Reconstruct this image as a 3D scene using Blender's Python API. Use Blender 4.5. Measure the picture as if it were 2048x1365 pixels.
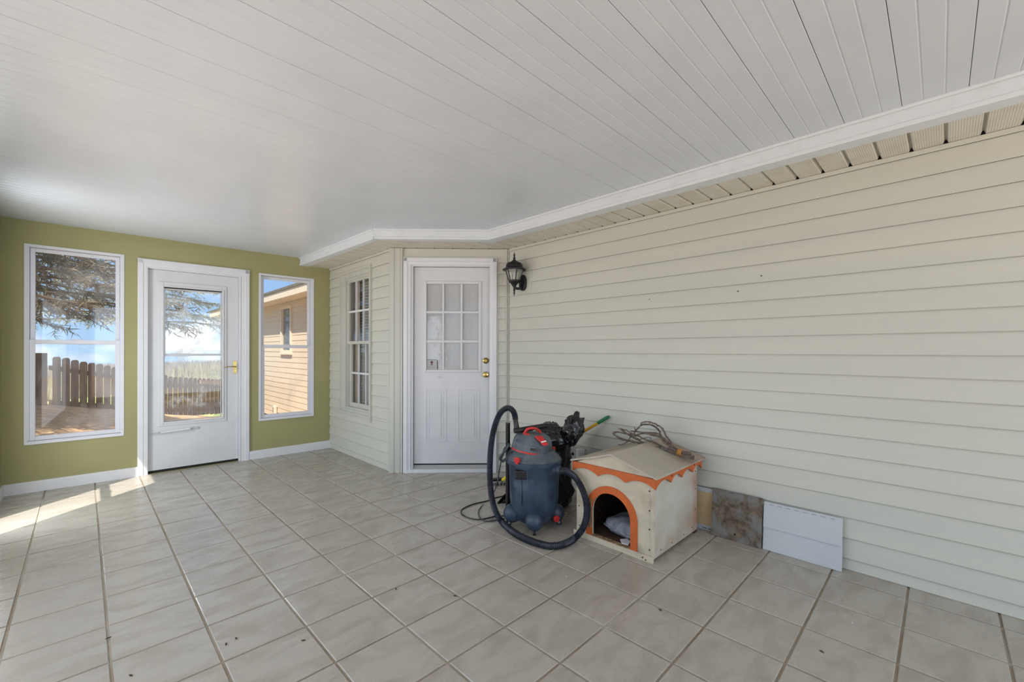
import bpy, math, random
import numpy as np
from mathutils import Matrix, Vector, noise as mnoise

# ------------------------------------------------------------------ reset
for o in list(bpy.data.objects):
    bpy.data.objects.remove(o)
SC = bpy.context.scene
COL = SC.collection
rnd = random.Random(7)
PI = math.pi

# ------------------------------------------------------------------ camera
CH, CF, CV0, CYAW, CROLL = 1.236, 859.05, 702.65, 0.7918, 0.0014
d_ = Vector((math.cos(CYAW), math.sin(CYAW), 0))
r_ = Vector((math.sin(CYAW), -math.cos(CYAW), 0))
u_ = Vector((0, 0, 1))
r2 = (r_ + CROLL * u_).normalized()
u2 = (u_ - CROLL * r_).normalized()
cam = bpy.data.cameras.new('camera')
cam.sensor_width = 36
cam.lens = CF / 2048 * 36
cam.shift_y = (CV0 - 682.5) / 2048
cam.clip_start = 0.02
cam.clip_end = 400
camo = bpy.data.objects.new('camera', cam)
COL.objects.link(camo)
m3 = Matrix((r2, u2, -d_)).transposed()
camo.matrix_world = Matrix.Translation((0, 0, CH)) @ m3.to_4x4()
SC.camera = camo

# ------------------------------------------------------------------ world, sun, exposure
SUN_AZ = Vector((0.765, 0.644, 0)).normalized()      # travel direction in plan
SUN_EL = math.radians(56)
w = bpy.data.worlds.new('sky')
SC.world = w
w.use_nodes = True
nt = w.node_tree
nt.nodes.clear()
def wn(t, **k):
    n = nt.nodes.new(t)
    for a, b in k.items():
        setattr(n, a, b)
    return n
out = wn('ShaderNodeOutputWorld'); bg = wn('ShaderNodeBackground'); tc = wn('ShaderNodeTexCoord')
sep = wn('ShaderNodeSeparateXYZ'); nt.links.new(tc.outputs['Generated'], sep.inputs[0])
ramp = wn('ShaderNodeValToRGB'); nt.links.new(sep.outputs['Z'], ramp.inputs[0])
ramp.color_ramp.elements[0].position = 0.0; ramp.color_ramp.elements[0].color = (0.42, 0.66, 0.95, 1)
ramp.color_ramp.elements[1].position = 0.35; ramp.color_ramp.elements[1].color = (0.10, 0.34, 0.80, 1)
mp = wn('ShaderNodeMapping'); mp.inputs['Scale'].default_value = (1.0, 1.0, 2.2); mp.inputs['Location'].default_value = (0.3, 0.1, 0.0)
nt.links.new(tc.outputs['Generated'], mp.inputs[0])
nz = wn('ShaderNodeTexNoise'); nz.inputs['Scale'].default_value = 5.0; nz.inputs['Detail'].default_value = 7; nz.inputs['Roughness'].default_value = 0.55
nt.links.new(mp.outputs[0], nz.inputs[0])
cr = wn('ShaderNodeValToRGB'); nt.links.new(nz.outputs[0], cr.inputs[0])
cr.color_ramp.elements[0].position = 0.49; cr.color_ramp.elements[1].position = 0.62
mix = wn('ShaderNodeMix', data_type='RGBA'); nt.links.new(cr.outputs[0], mix.inputs[0])
nt.links.new(ramp.outputs[0], mix.inputs[6]); mix.inputs[7].default_value = (0.98, 1.0, 1.04, 1)
nt.links.new(mix.outputs[2], bg.inputs[0]); bg.inputs[1].default_value = 1.0
nt.links.new(bg.outputs[0], out.inputs[0])

sl = bpy.data.lights.new('sun', 'SUN'); sl.energy = 7.5; sl.angle = math.radians(0.53); sl.color = (1.0, 0.94, 0.85)
so = bpy.data.objects.new('sun', sl); COL.objects.link(so)
sv = Vector((SUN_AZ.x * math.cos(SUN_EL), SUN_AZ.y * math.cos(SUN_EL), -math.sin(SUN_EL)))
so.rotation_euler = sv.to_track_quat('-Z', 'Y').to_euler(); so.location = (-4, -4, 8)

vs = SC.view_settings
SC.display_settings.display_device = 'sRGB'
vs.view_transform = 'Standard'; vs.look = 'None'; vs.exposure = 0.15; vs.gamma = 1.0; vs.use_curve_mapping = False

# fill lamps added out of view at the wall openings to brighten the room
def fill_light(name, loc, rot, sx, sy, power, colr):
    l = bpy.data.lights.new(name, 'AREA'); l.shape = 'RECTANGLE'; l.size = sx; l.size_y = sy; l.energy = power; l.color = colr
    o = bpy.data.objects.new(name, l); COL.objects.link(o); o.location = loc; o.rotation_euler = rot
    return o
fill_light('fill_rear_opening', (1.27, -2.68, 1.19), (math.radians(90), 0, 0), 3.3, 2.1, 51, (0.88, 0.94, 1.0))
fill_light('fill_near_side_opening', (-0.53, -.6, 1.25), (0, math.radians(-90), 0), 1.9, 3.2, 4, (0.88, 0.94, 1.0))
fill_light('fill_far_side_opening', (-0.53, 2.32, 1.08), (0, math.radians(-90), 0), 1.6, 2.48, 22, (0.88, 0.94, 1.0))
fill_light('fill_corner_window', (-0.53, 4.58, 1.1), (0, math.radians(-90), 0), 1.9, .46, 22, (0.90, 0.95, 1.0))  # added fill set in the corner window, lifting the dim far end

# ------------------------------------------------------------------ helpers
class MB:
    """collects geometry for ONE mesh object"""
    def __init__(s): s.v = []; s.f = []
    def add(s, v, f):
        b = len(s.v); s.v += [tuple(p) for p in v]; s.f += [tuple(i + b for i in q) for q in f]; return s
    def box(s, x0, x1, y0, y1, z0, z1):
        return s.add([(x0,y0,z0),(x1,y0,z0),(x1,y1,z0),(x0,y1,z0),(x0,y0,z1),(x1,y0,z1),(x1,y1,z1),(x0,y1,z1)],
                     [(3,2,1,0),(4,5,6,7),(0,1,5,4),(1,2,6,5),(2,3,7,6),(3,0,4,7)])
    def sweep(s, sect, vec):
        """sect: list of 3d points (closed polygon), extruded by vec"""
        n = len(sect); vec = Vector(vec)
        v = [Vector(p) for p in sect] + [Vector(p) + vec for p in sect]
        f = [tuple(range(n))[::-1], tuple(range(n, 2*n))] + [(i, (i+1) % n, n+(i+1) % n, n+i) for i in range(n)]
        return s.add(v, f)
    def xprof(s, prof, x0, x1):
        """(y,z) profile extruded along x"""
        return s.sweep([(x0, y, z) for y, z in prof], (x1-x0, 0, 0))
    def plan(s, poly, z0, z1):
        return s.sweep([(x, y, z0) for x, y in poly], (0, 0, z1-z0))
    def lathe(s, prof, seg=24, c=(0,0,0), sx=1, sy=1):
        n = len(prof); v = []
        for k in range(seg):
            a = 2*PI*k/seg
            for r, z in prof: v.append((c[0]+r*math.cos(a)*sx, c[1]+r*math.sin(a)*sy, c[2]+z))
        f = []
        for k in range(seg):
            k2 = (k+1) % seg
            for i in range(n-1): f.append((k*n+i, k2*n+i, k2*n+i+1, k*n+i+1))
        f.append(tuple(k*n for k in range(seg))[::-1]); f.append(tuple(k*n+n-1 for k in range(seg)))
        return s.add(v, f)
    def tube(s, path, rad, seg=8, closed=False):
        P = [Vector(p) for p in path]; n = len(P)
        R = rad if isinstance(rad, (list, tuple)) else [rad]*n
        T = []
        for i in range(n):
            a = P[i-1] if (i > 0 or closed) else P[i]; b = P[(i+1) % n] if (i < n-1 or closed) else P[i]
            t = (b-a); T.append(t.normalized() if t.length > 1e-9 else Vector((0,0,1)))
        ref = Vector((0,0,1)) if abs(T[0].z) < .9 else Vector((1,0,0))
        nrm = (ref - T[0]*ref.dot(T[0])).normalized()
        v = []
        for i in range(n):
            nrm = nrm - T[i]*nrm.dot(T[i])
            nrm = nrm.normalized() if nrm.length > 1e-6 else T[i].orthogonal().normalized()
            bn = T[i].cross(nrm)
            for k in range(seg):
                a = 2*PI*k/seg
                v.append(P[i] + (nrm*math.cos(a) + bn*math.sin(a))*R[i])
        f = []
        m = n if closed else n-1
        for i in range(m):
            j = (i+1) % n
            for k in range(seg):
                f.append((i*seg+k, i*seg+(k+1) % seg, j*seg+(k+1) % seg, j*seg+k))
        if not closed:
            f.append(tuple(range(seg))[::-1]); f.append(tuple((n-1)*seg+k for k in range(seg)))
        return s.add(v, f)
    def ell(s, c, rx, ry, rz, seg=16, rings=10, fn=None):
        v = []; f = []
        for i in range(rings+1):
            th = PI*i/rings
            for k in range(seg):
                a = 2*PI*k/seg
                p = Vector((math.sin(th)*math.cos(a), math.sin(th)*math.sin(a), math.cos(th)))
                q = fn(p) if fn else 1.0
                v.append((c[0]+p.x*rx*q, c[1]+p.y*ry*q, c[2]+p.z*rz*q))
        for i in range(rings):
            for k in range(seg): f.append((i*seg+k, (i+1)*seg+k, (i+1)*seg+(k+1) % seg, i*seg+(k+1) % seg))
        return s.add(v, f)
    def mesh(s, name, smooth=False):
        me = bpy.data.meshes.new(name); me.from_pydata(s.v, [], s.f); me.validate(); me.update()
        import bmesh
        bm = bmesh.new(); bm.from_mesh(me)
        bmesh.ops.recalc_face_normals(bm, faces=bm.faces); bm.to_mesh(me); bm.free()
        if smooth:
            me.shade_smooth(); me.set_sharp_from_angle(angle=math.radians(38))
        return me

def props(o, label=None, cat=None, group=None, kind=None):
    if label: o['label'] = label
    if cat: o['category'] = cat
    if group: o['group'] = group
    if kind: o['kind'] = kind
    return o
def obj(name, mb, mat, parent=None, smooth=False, bevel=0, label=None, cat=None, group=None, kind=None, M=None):
    me = mb.mesh(name, smooth) if isinstance(mb, MB) else mb
    if not me.materials: me.materials.append(mat)
    o = bpy.data.objects.new(name, me); COL.objects.link(o)
    if parent: o.parent = parent
    if M is not None: o.matrix_local = M
    if bevel:
        b = o.modifiers.new('bevel', 'BEVEL'); b.width = bevel; b.segments = 2; b.limit_method = 'ANGLE'; b.angle_limit = math.radians(40)
    return props(o, label, cat, group, kind)
def empty(name, M, label=None, cat=None, group=None, kind=None):
    o = bpy.data.objects.new(name, None); COL.objects.link(o); o.matrix_world = M; o.empty_display_size = .1
    return props(o, label, cat, group, kind)
def at(x, y, z=0, rz=0): return Matrix.Translation((x, y, z)) @ Matrix.Rotation(rz, 4, 'Z')
def frame(o, x, y):
    x = Vector(x).normalized(); y = Vector(y).normalized(); z = x.cross(y)
    M = Matrix((x, y, z)).transposed().to_4x4(); M.translation = Vector(o); return M

# pixel -> point (direction only; depth always from a real plane)
def ray(u, v):
    a = (u-1024)/CF; b = (v-CV0)/CF
    return d_ + r_*(a+CROLL*b) - u_*(b-CROLL*a)
def on_z(u, v, z=0.0):
    D = ray(u, v); t = (z-CH)/D.z; return Vector((0,0,CH)) + D*t
def on_x(u, v, x):
    D = ray(u, v); return Vector((0,0,CH)) + D*(x/D.x)
def on_depth(u, v, Z): return Vector((0,0,CH)) + ray(u, v)*Z
def spline(P, n=8):
    P = [Vector(p) for p in P]; out = []
    for i in range(len(P)-1):
        p0 = P[max(i-1,0)]; p1 = P[i]; p2 = P[i+1]; p3 = P[min(i+2,len(P)-1)]
        for k in range(n):
            t = k/n
            out.append(0.5*((2*p1)+(p2-p0)*t+(2*p0-5*p1+4*p2-p3)*t*t+(3*p1-p0-3*p2+p3)*t**3))
    out.append(P[-1]); return out
def resample(P, step):
    L = [0]
    for a, b in zip(P, P[1:]): L.append(L[-1]+(b-a).length)
    n = int(L[-1]/step); out = []; j = 0
    for i in range(n+1):
        s = i*step
        while j < len(L)-2 and L[j+1] < s: j += 1
        q = (s-L[j])/max(L[j+1]-L[j],1e-9); out.append(P[j].lerp(P[j+1], min(q,1)))
    return out

# ------------------------------------------------------------------ materials
def srgb(r, g, b):
    f = lambda c: (c/255/12.92 if c/255 <= .04045 else ((c/255+.055)/1.055)**2.4)
    return (f(r), f(g), f(b), 1)
def mat(name, c, rough=.5, metal=0, c2=None, scale=6, lo=.35, hi=.65, stretch=(1,1,1), detail=5, bump=0, bscale=60, bstretch=None, perobj=False,
        coat=0, spec=.5, rvar=0, c3=None, scale3=3, lo3=.55, hi3=.7, dist=0):
    m = bpy.data.materials.new(name); m.use_nodes = True; n = m.node_tree; N = n.nodes; L = n.links
    p = N['Principled BSDF']
    p.inputs['Base Color'].default_value = c; p.inputs['Roughness'].default_value = rough; p.inputs['Metallic'].default_value = metal
    p.inputs['Specular IOR Level'].default_value = spec; p.inputs['Coat Weight'].default_value = coat
    def coords(st):
        t = N.new('ShaderNodeTexCoord'); mm = N.new('ShaderNodeMapping'); mm.inputs['Scale'].default_value = st
        L.new(t.outputs['Object'], mm.inputs[0])
        if perobj:
            oi = N.new('ShaderNodeObjectInfo'); mu = N.new('ShaderNodeVectorMath'); mu.operation = 'SCALE'; mu.inputs[0].default_value = (37, 53, 29)
            L.new(oi.outputs['Random'], mu.inputs['Scale']); ad = N.new('ShaderNodeVectorMath'); ad.operation = 'ADD'
            L.new(mm.outputs[0], ad.inputs[0]); L.new(mu.outputs[0], ad.inputs[1]); return ad.outputs[0]
        return mm.outputs[0]
    def layer(base, col2, sc, l, h, st):
        z = N.new('ShaderNodeTexNoise'); z.inputs['Scale'].default_value = sc; z.inputs['Detail'].default_value = detail; z.inputs['Distortion'].default_value = dist
        L.new(coords(st), z.inputs[0]); r = N.new('ShaderNodeValToRGB'); r.color_ramp.elements[0].position = l; r.color_ramp.elements[1].position = h
        L.new(z.outputs[0], r.inputs[0]); x = N.new('ShaderNodeMix'); x.data_type = 'RGBA'; L.new(r.outputs[0], x.inputs[0])
        if isinstance(base, tuple): x.inputs[6].default_value = base
        else: L.new(base, x.inputs[6])
        x.inputs[7].default_value = col2; return x.outputs[2], r.outputs[0]
    cur = c
    if c2:
        cur, fac = layer(cur, c2, scale, lo, hi, stretch); 
        if rvar:
            mr = N.new('ShaderNodeMapRange'); mr.inputs[3].default_value = rough; mr.inputs[4].default_value = rough+rvar
            L.new(fac, mr.inputs[0]); L.new(mr.outputs[0], p.inputs['Roughness'])
    if c3: cur, _ = layer(cur, c3, scale3, lo3, hi3, (1,1,1))
    if not isinstance(cur, tuple): L.new(cur, p.inputs['Base Color'])
    if bump:
        z = N.new('ShaderNodeTexNoise'); z.inputs['Scale'].default_value = bscale; z.inputs['Detail'].default_value = 4
        L.new(coords(bstretch or (1,1,1)), z.inputs[0]); b = N.new('ShaderNodeBump'); b.inputs['Strength'].default_value = bump; b.inputs['Distance'].default_value = .01
        L.new(z.outputs[0], b.inputs['Height']); L.new(b.outputs[0], p.inputs['Normal'])
    return m
def glass(name, haze=.05, streak=.2, tint=(1,1,1,1), hcol=(.85,.88,.85,1), sc=4, stretch=(1,1,.3), lo=.5, hi=.75):
    m = bpy.data.materials.new(name); m.use_nodes = True; n = m.node_tree; N = n.nodes; L = n.links
    N.remove(N['Principled BSDF']); o = N['Material Output']
    tr = N.new('ShaderNodeBsdfTransparent'); tr.inputs[0].default_value = tint
    gl = N.new('ShaderNodeBsdfGlossy'); gl.inputs['Roughness'].default_value = .02
    lw = N.new('ShaderNodeLayerWeight'); lw.inputs[0].default_value = .5
    pw_ = N.new('ShaderNodeMath'); pw_.operation = 'POWER'; pw_.inputs[1].default_value = 5; L.new(lw.outputs['Facing'], pw_.inputs[0])
    fr = N.new('ShaderNodeMath'); fr.operation = 'MULTIPLY_ADD'; fr.inputs[1].default_value = .92; fr.inputs[2].default_value = .045; L.new(pw_.outputs[0], fr.inputs[0])
    m1 = N.new('ShaderNodeMixShader'); L.new(fr.outputs[0], m1.inputs[0]); L.new(tr.outputs[0], m1.inputs[1]); L.new(gl.outputs[0], m1.inputs[2])
    t1 = N.new('ShaderNodeBsdfTranslucent'); t1.inputs[0].default_value = hcol
    df = N.new('ShaderNodeBsdfDiffuse'); df.inputs[0].default_value = hcol
    ms = N.new('ShaderNodeMixShader'); ms.inputs[0].default_value = .5; L.new(t1.outputs[0], ms.inputs[1]); L.new(df.outputs[0], ms.inputs[2])
    tcn = N.new('ShaderNodeTexCoord'); mm = N.new('ShaderNodeMapping'); mm.inputs['Scale'].default_value = stretch; L.new(tcn.outputs['Object'], mm.inputs[0])
    z = N.new('ShaderNodeTexNoise'); z.inputs['Scale'].default_value = sc; z.inputs['Detail'].default_value = 8; z.inputs['Roughness'].default_value = .65; L.new(mm.outputs[0], z.inputs[0])
    mr = N.new('ShaderNodeMapRange'); mr.inputs[1].default_value = lo; mr.inputs[2].default_value = hi; mr.inputs[3].default_value = haze; mr.inputs[4].default_value = haze+streak
    L.new(z.outputs[0], mr.inputs[0])
    m2 = N.new('ShaderNodeMixShader'); L.new(mr.outputs[0], m2.inputs[0]); L.new(m1.outputs[0], m2.inputs[1]); L.new(ms.outputs[0], m2.inputs[2])
    L.new(m2.outputs[0], o.inputs[0]); return m

M_ = {}
M_['ceil'] = mat('white_vinyl_ceiling', (.635,.675,.725,1), .30, c2=(.605,.645,.695,1), scale=3, bump=.02, bscale=140, bstretch=(1,8,1))
M_['beam'] = mat('white_painted_beam', (.69,.72,.75,1), .5, c2=(.63,.66,.68,1), scale=14, lo=.5, hi=.8, bump=.05, bscale=40)
M_['white'] = mat('white_trim_paint', (.72,.72,.74,1), .42, c2=(.68,.68,.70,1), scale=5)
M_['vinyl'] = mat('white_window_vinyl', (.68,.68,.72,1), .4)
M_['steel_door'] = mat('white_door_paint', (.66,.66,.67,1), .42, c2=(.62,.62,.63,1), scale=4, c3=(.40,.40,.40,1), scale3=9, lo3=.70, hi3=.82)
M_['siding'] = mat('cream_vinyl_siding', (.58,.575,.50,1), .42, c2=(.55,.55,.49,1), scale=2.5, stretch=(.3,1,3), bump=.05, bscale=90, bstretch=(.2,1,3))
M_['siding_trim'] = mat('cream_vinyl_trim', (.55,.545,.48,1), .4, c2=(.50,.50,.45,1), scale=8, stretch=(1,1,.2))
M_['soffit'] = mat('cream_vented_soffit', (.70,.68,.60,1), .5, c2=(.62,.58,.48,1), scale=7, lo=.45, hi=.75)
M_['green'] = mat('olive_green_wall_paint', srgb(160,156,108), .6, c2=srgb(152,148,101), scale=1.5, bump=.03, bscale=180)
M_['tile'] = mat('beige_ceramic_tile', (.43,.40,.345,1), .23, c2=(.36,.325,.272,1), scale=5.5, lo=.42, hi=.66, stretch=(1,1.9,1), detail=8, dist=.6, bump=.05, bscale=38, perobj=True, rvar=.14)
M_['grout'] = mat('tan_grout', (.36,.31,.245,1), .85, c2=(.27,.22,.16,1), scale=2.2, lo=.4, hi=.6, bump=.3, bscale=150, c3=(.58,.55,.50,1), scale3=1.3, lo3=.6, hi3=.72)
M_['dark'] = mat('dark_gap', (.015,.014,.012,1), .9)
M_['slab'] = mat('concrete_slab', (.3,.29,.27,1), .9, c2=(.24,.23,.21,1), scale=4)
M_['bounce_slab'] = mat('pale_concrete', (.52,.51,.49,1), .9, c2=(.46,.45,.43,1), scale=2)  # neutral tone of the added slab that bounces light indoors
M_['glass'] = glass('dusty_window_glass', .03, .28, sc=3.2, stretch=(1,1,.55), lo=.52, hi=.8)
M_['glass_r'] = glass('clear_window_glass', .04, .22, sc=5, lo=.58, hi=.8)
M_['glass_door'] = glass('water_spotted_door_glass', .06, .45, sc=9, stretch=(1,1,.8), lo=.5, hi=.72, hcol=(.85,.9,.88,1))
M_['glass_clean'] = glass('clean_pane_glass', .0, .04)
M_['brass'] = mat('polished_brass', (.55,.42,.16,1), .25, 1, c2=(.36,.27,.10,1), scale=30)
M_['black_metal'] = mat('black_cast_metal', (.005,.005,.006,1), .45)
M_['lamp_glass'] = glass('lantern_glass', .25, .25, hcol=(.75,.78,.68,1))
M_['curtain'] = mat('white_sheer_curtain', (.56,.56,.56,1), .8, c2=(.53,.53,.53,1), scale=9, stretch=(6,1,.3))
M_['tan_curtain'] = mat('tan_curtain', (.42,.34,.24,1), .85, c2=(.3,.24,.17,1), scale=8, stretch=(6,6,.3))
M_['blind'] = mat('grey_blind', (.36,.37,.33,1), .6)
M_['alu'] = mat('aluminium_threshold', (.5,.5,.5,1), .4, .6)
# vacuum
M_['vac'] = mat('slate_blue_dusty_plastic', (.040,.066,.105,1), .42, c2=(.020,.034,.060,1), scale=9, lo=.38, hi=.62, detail=9, c3=(.12,.15,.18,1), scale3=6, lo3=.55, hi3=.8, bump=.03, bscale=60)
M_['vac_lid'] = mat('dusty_grey_plastic', (.115,.14,.155,1), .55, c2=(.055,.07,.085,1), scale=10, lo=.4, hi=.66, detail=8, bump=.04, bscale=50)
M_['hose'] = mat('ribbed_black_hose', (.008,.010,.018,1), .35, c2=(.022,.027,.045,1), scale=20)
M_['blackp'] = mat('black_plastic', (.010,.010,.011,1), .38)
M_['red'] = mat('red_plastic', (.60,.025,.022,1), .38, c2=(.48,.02,.02,1), scale=20)
M_['grey_cable'] = mat('grey_cable', (.05,.055,.065,1), .4)
M_['rubber'] = mat('black_rubber', (.012,.012,.014,1), .6)
M_['bag'] = mat('black_trash_bag', (.003,.003,.005,1), .16, c2=(.009,.009,.013,1), scale=20, bump=.9, bscale=26, coat=.3)
M_['yellow'] = mat('yellow_handle', (.66,.36,.012,1), .35, c2=(.55,.30,.012,1), scale=14)
M_['yellow2'] = mat('bright_yellow_plastic', (.72,.58,.02,1), .35)
M_['green_cap'] = mat('green_plastic_grip', (.006,.14,.045,1), .35)
# dog house
M_['cream_ply'] = mat('cream_painted_plywood', (.62,.55,.41,1), .6, c2=(.52,.46,.35,1), scale=5, stretch=(1,1,3), detail=8, c3=(.27,.20,.13,1), scale3=3.1, lo3=.64, hi3=.82, bump=.06, bscale=50)
M_['side_ply'] = mat('pale_painted_plywood', (.55,.53,.46,1), .6, c2=(.49,.46,.38,1), scale=5, detail=8, c3=(.42,.22,.12,1), scale3=2.1, lo3=.60, hi3=.82, bump=.06, bscale=50)
M_['roof_ply'] = mat('weathered_cream_roof', (.50,.45,.36,1), .55, c2=(.44,.40,.33,1), scale=4, detail=8, c3=(.27,.14,.08,1), scale3=2.6, lo3=.60, hi3=.80, bump=.05, bscale=40)
M_['orange'] = mat('orange_trim_paint', (.60,.125,.018,1), .5, c2=(.52,.11,.02,1), scale=12, c3=(.48,.25,.15,1), scale3=7, lo3=.68, hi3=.8)
M_['rawwood'] = mat('chewed_raw_wood', (.40,.27,.15,1), .8, c2=(.16,.09,.05,1), scale=60, stretch=(1,1,.3), bump=.6, bscale=90)
M_['darkwood'] = mat('dark_stained_wood', (.09,.045,.025,1), .8, c2=(.03,.018,.012,1), scale=20, detail=8)
M_['cushion'] = mat('grey_cushion_fabric', (.30,.32,.36,1), .9, c2=(.16,.17,.20,1), scale=22, detail=8, bump=.3, bscale=120)
M_['screw'] = mat('rusty_screw', (.07,.035,.02,1), .6)
M_['twig'] = mat('grey_brown_vine', (.20,.155,.11,1), .75, c2=(.07,.055,.045,1), scale=45, detail=6, c3=(.32,.32,.33,1), scale3=18, lo3=.6, hi3=.75)
M_['twine'] = mat('orange_twine', (.50,.22,.05,1), .8)
M_['slate'] = mat('mottled_slate', (.205,.160,.105,1), .7, c2=(.085,.058,.038,1), scale=26, lo=.36, hi=.62, detail=10, c3=(.20,.20,.19,1), scale3=12, lo3=.46, hi3=.60, bump=.4, bscale=24)
M_['pine_ply'] = mat('knotty_plywood', (.66,.50,.28,1), .65, c2=(.57,.41,.21,1), scale=3, stretch=(1,1,7), c3=(.32,.16,.06,1), scale3=17, lo3=.70, hi3=.76)
M_['white_vinyl'] = mat('white_vinyl_offcut', (.56,.585,.60,1), .4, c2=(.53,.555,.575,1), scale=2)
M_['plastic_grey'] = mat('grey_plastic', (.36,.37,.39,1), .4)
# outdoors
M_['straw'] = mat('pine_straw_ground', (.74,.48,.26,1), .95, c2=(.50,.29,.14,1), scale=5, detail=10, c3=(.72,.55,.36,1), scale3=13, lo3=.55, hi3=.7, bump=1, bscale=26)
M_['field'] = mat('green_field', (.36,.44,.10,1), .95, c2=(.46,.46,.16,1), scale=.6, detail=8)
M_['fence'] = mat('weathered_brown_fence', (.20,.125,.075,1), .8, c2=(.115,.07,.042,1), scale=7, stretch=(3,3,.4), detail=8, perobj=True, bump=.2, bscale=40, bstretch=(3,3,.3))
M_['fence_rail'] = mat('tan_fence_rail', (.36,.24,.14,1), .8, c2=(.25,.16,.09,1), scale=9, stretch=(.3,1,1))
M_['bark'] = mat('brown_bark', (.10,.07,.045,1), .9, c2=(.05,.035,.022,1), scale=20, bump=.8, bscale=30)
M_['needles'] = mat('olive_brown_needles', (.085,.065,.034,1), .7, c2=(.20,.16,.075,1), scale=7, lo=.45, hi=.7)
M_['needles2'] = mat('grey_green_needles', (.26,.30,.20,1), .7, c2=(.42,.42,.30,1), scale=6)
M_['drygrass'] = mat('pale_dry_grass', (.72,.60,.50,1), .9, c2=(.58,.46,.34,1), scale=2)
M_['house_siding'] = mat('tan_house_siding', (.66,.55,.40,1), .5, c2=(.62,.51,.36,1), scale=2)
M_['house_trim'] = mat('cream_house_trim', (.70,.62,.48,1), .5)
M_['roof_shingle'] = mat('grey_green_shingle', (.38,.42,.40,1), .85, c2=(.28,.31,.29,1), scale=12)
M_['dark_glass'] = mat('dark_window_pane', (.02,.024,.022,1), .08, c2=(.10,.11,.10,1), scale=8)
M_['leafbit'] = mat('dry_leaf', (.05,.03,.015,1), .8)
M_['flake'] = mat('white_flake', (.75,.75,.75,1), .7)
M_['sticker'] = mat('pale_sticker', (.42,.43,.43,1), .5)
M_['maroon'] = mat('maroon_ink', (.12,.05,.065,1), .5)
M_['ink'] = mat('grey_ink', (.26,.26,.26,1), .5)

def stain(m, sock, lo, hi, col, sc, amt=1.0, l=.38, h=.62):
    """weathering stain: noise patches that thicken towards one edge of the piece (object coordinates)"""
    n = m.node_tree; N = n.nodes; L = n.links; p = N['Principled BSDF']; t = N.new('ShaderNodeTexCoord')
    sp = N.new('ShaderNodeSeparateXYZ'); L.new(t.outputs['Object'], sp.inputs[0])
    mr = N.new('ShaderNodeMapRange'); mr.inputs[1].default_value = lo; mr.inputs[2].default_value = hi; mr.interpolation_type = 'SMOOTHSTEP'; L.new(sp.outputs[sock], mr.inputs[0])
    z = N.new('ShaderNodeTexNoise'); z.inputs['Scale'].default_value = sc; z.inputs['Detail'].default_value = 7; L.new(t.outputs['Object'], z.inputs[0])
    r = N.new('ShaderNodeMapRange'); r.inputs[1].default_value = l; r.inputs[2].default_value = h; r.inputs[4].default_value = amt; L.new(z.outputs[0], r.inputs[0])
    mu = N.new('ShaderNodeMath'); mu.operation = 'MULTIPLY'; L.new(mr.outputs[0], mu.inputs[0]); L.new(r.outputs[0], mu.inputs[1])
    x = N.new('ShaderNodeMix'); x.data_type = 'RGBA'; L.new(mu.outputs[0], x.inputs[0])
    L.new(p.inputs['Base Color'].links[0].from_socket, x.inputs[6]); x.inputs[7].default_value = col; L.new(x.outputs[2], p.inputs['Base Color'])
stain(M_['side_ply'], 'X', .36, .66, (.36,.15,.07,1), 5, .75, .30, .6)
stain(M_['side_ply'], 'Z', .30, .0, (.40,.27,.17,1), 9, .5)
stain(M_['roof_ply'], 'X', .20, .62, (.24,.11,.06,1), 5, .85, .42, .66)
stain(M_['roof_ply'], 'X', .50, .70, (.42,.20,.13,1), 3, .7, .35, .6)
stain(M_['cream_ply'], 'Y', .22, .04, (.30,.23,.16,1), 10, .55, .48, .66)

# perforations and dust for the soffit, as fine relief/colour
def soffit_perf(m):
    n = m.node_tree; N = n.nodes; L = n.links; p = N['Principled BSDF']
    t = N.new('ShaderNodeTexCoord'); mm = N.new('ShaderNodeMapping'); mm.inputs['Scale'].default_value = (110, 110, 110); L.new(t.outputs['Object'], mm.inputs[0])
    v = N.new('ShaderNodeTexVoronoi'); v.inputs['Randomness'].default_value = 0; v.inputs['Scale'].default_value = 1; v.voronoi_dimensions = '2D'; L.new(mm.outputs[0], v.inputs[0])
    c = N.new('ShaderNodeMath'); c.operation = 'LESS_THAN'; c.inputs[1].default_value = .20; L.new(v.outputs['Distance'], c.inputs[0])
    src = p.inputs['Base Color'].links[0].from_socket
    x = N.new('ShaderNodeMix'); x.data_type = 'RGBA'; L.new(c.outputs[0], x.inputs[0]); L.new(src, x.inputs[6]); x.inputs[7].default_value = (.22,.20,.16,1)
    L.new(x.outputs[2], p.inputs['Base Color'])
soffit_perf(M_['soffit'])

# ------------------------------------------------------------------ layout of the porch (metres)
XL = -0.52                       # inner face of the left wall
XA, XC, YG, ZS, ZC, YB, YC, THG = 2.204, 3.0707, 5.534, 2.277, 2.3674, 3.9611, 3.1533, -0.0296
YR = -2.7                        # rear end of the porch
gt = Vector((math.cos(THG), math.sin(THG), 0)); gn = Vector((-math.sin(THG), math.cos(THG), 0))
FG = frame((XA, YG, 0), gt, gn)                          # far (green) wall: x right along wall, y outwards
FA = frame((XA, YG, 0), (0,-1,0), (1,0,0))               # bay wall with window
bt = Vector((XC-XA, YC-YB, 0)).normalized(); BL = Vector((XC-XA, YC-YB, 0)).length
FB = frame((XA, YB, 0), bt, (-bt.y, bt.x, 0))            # entry-door wall
FC = frame((XC, YC, 0), (0,-1,0), (1,0,0))               # long house wall
FL = frame((XL, 0, 0), (0,1,0), (-1,0,0))                # left wall
gy = lambda x: YG + math.tan(THG)*(x-XA)

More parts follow.
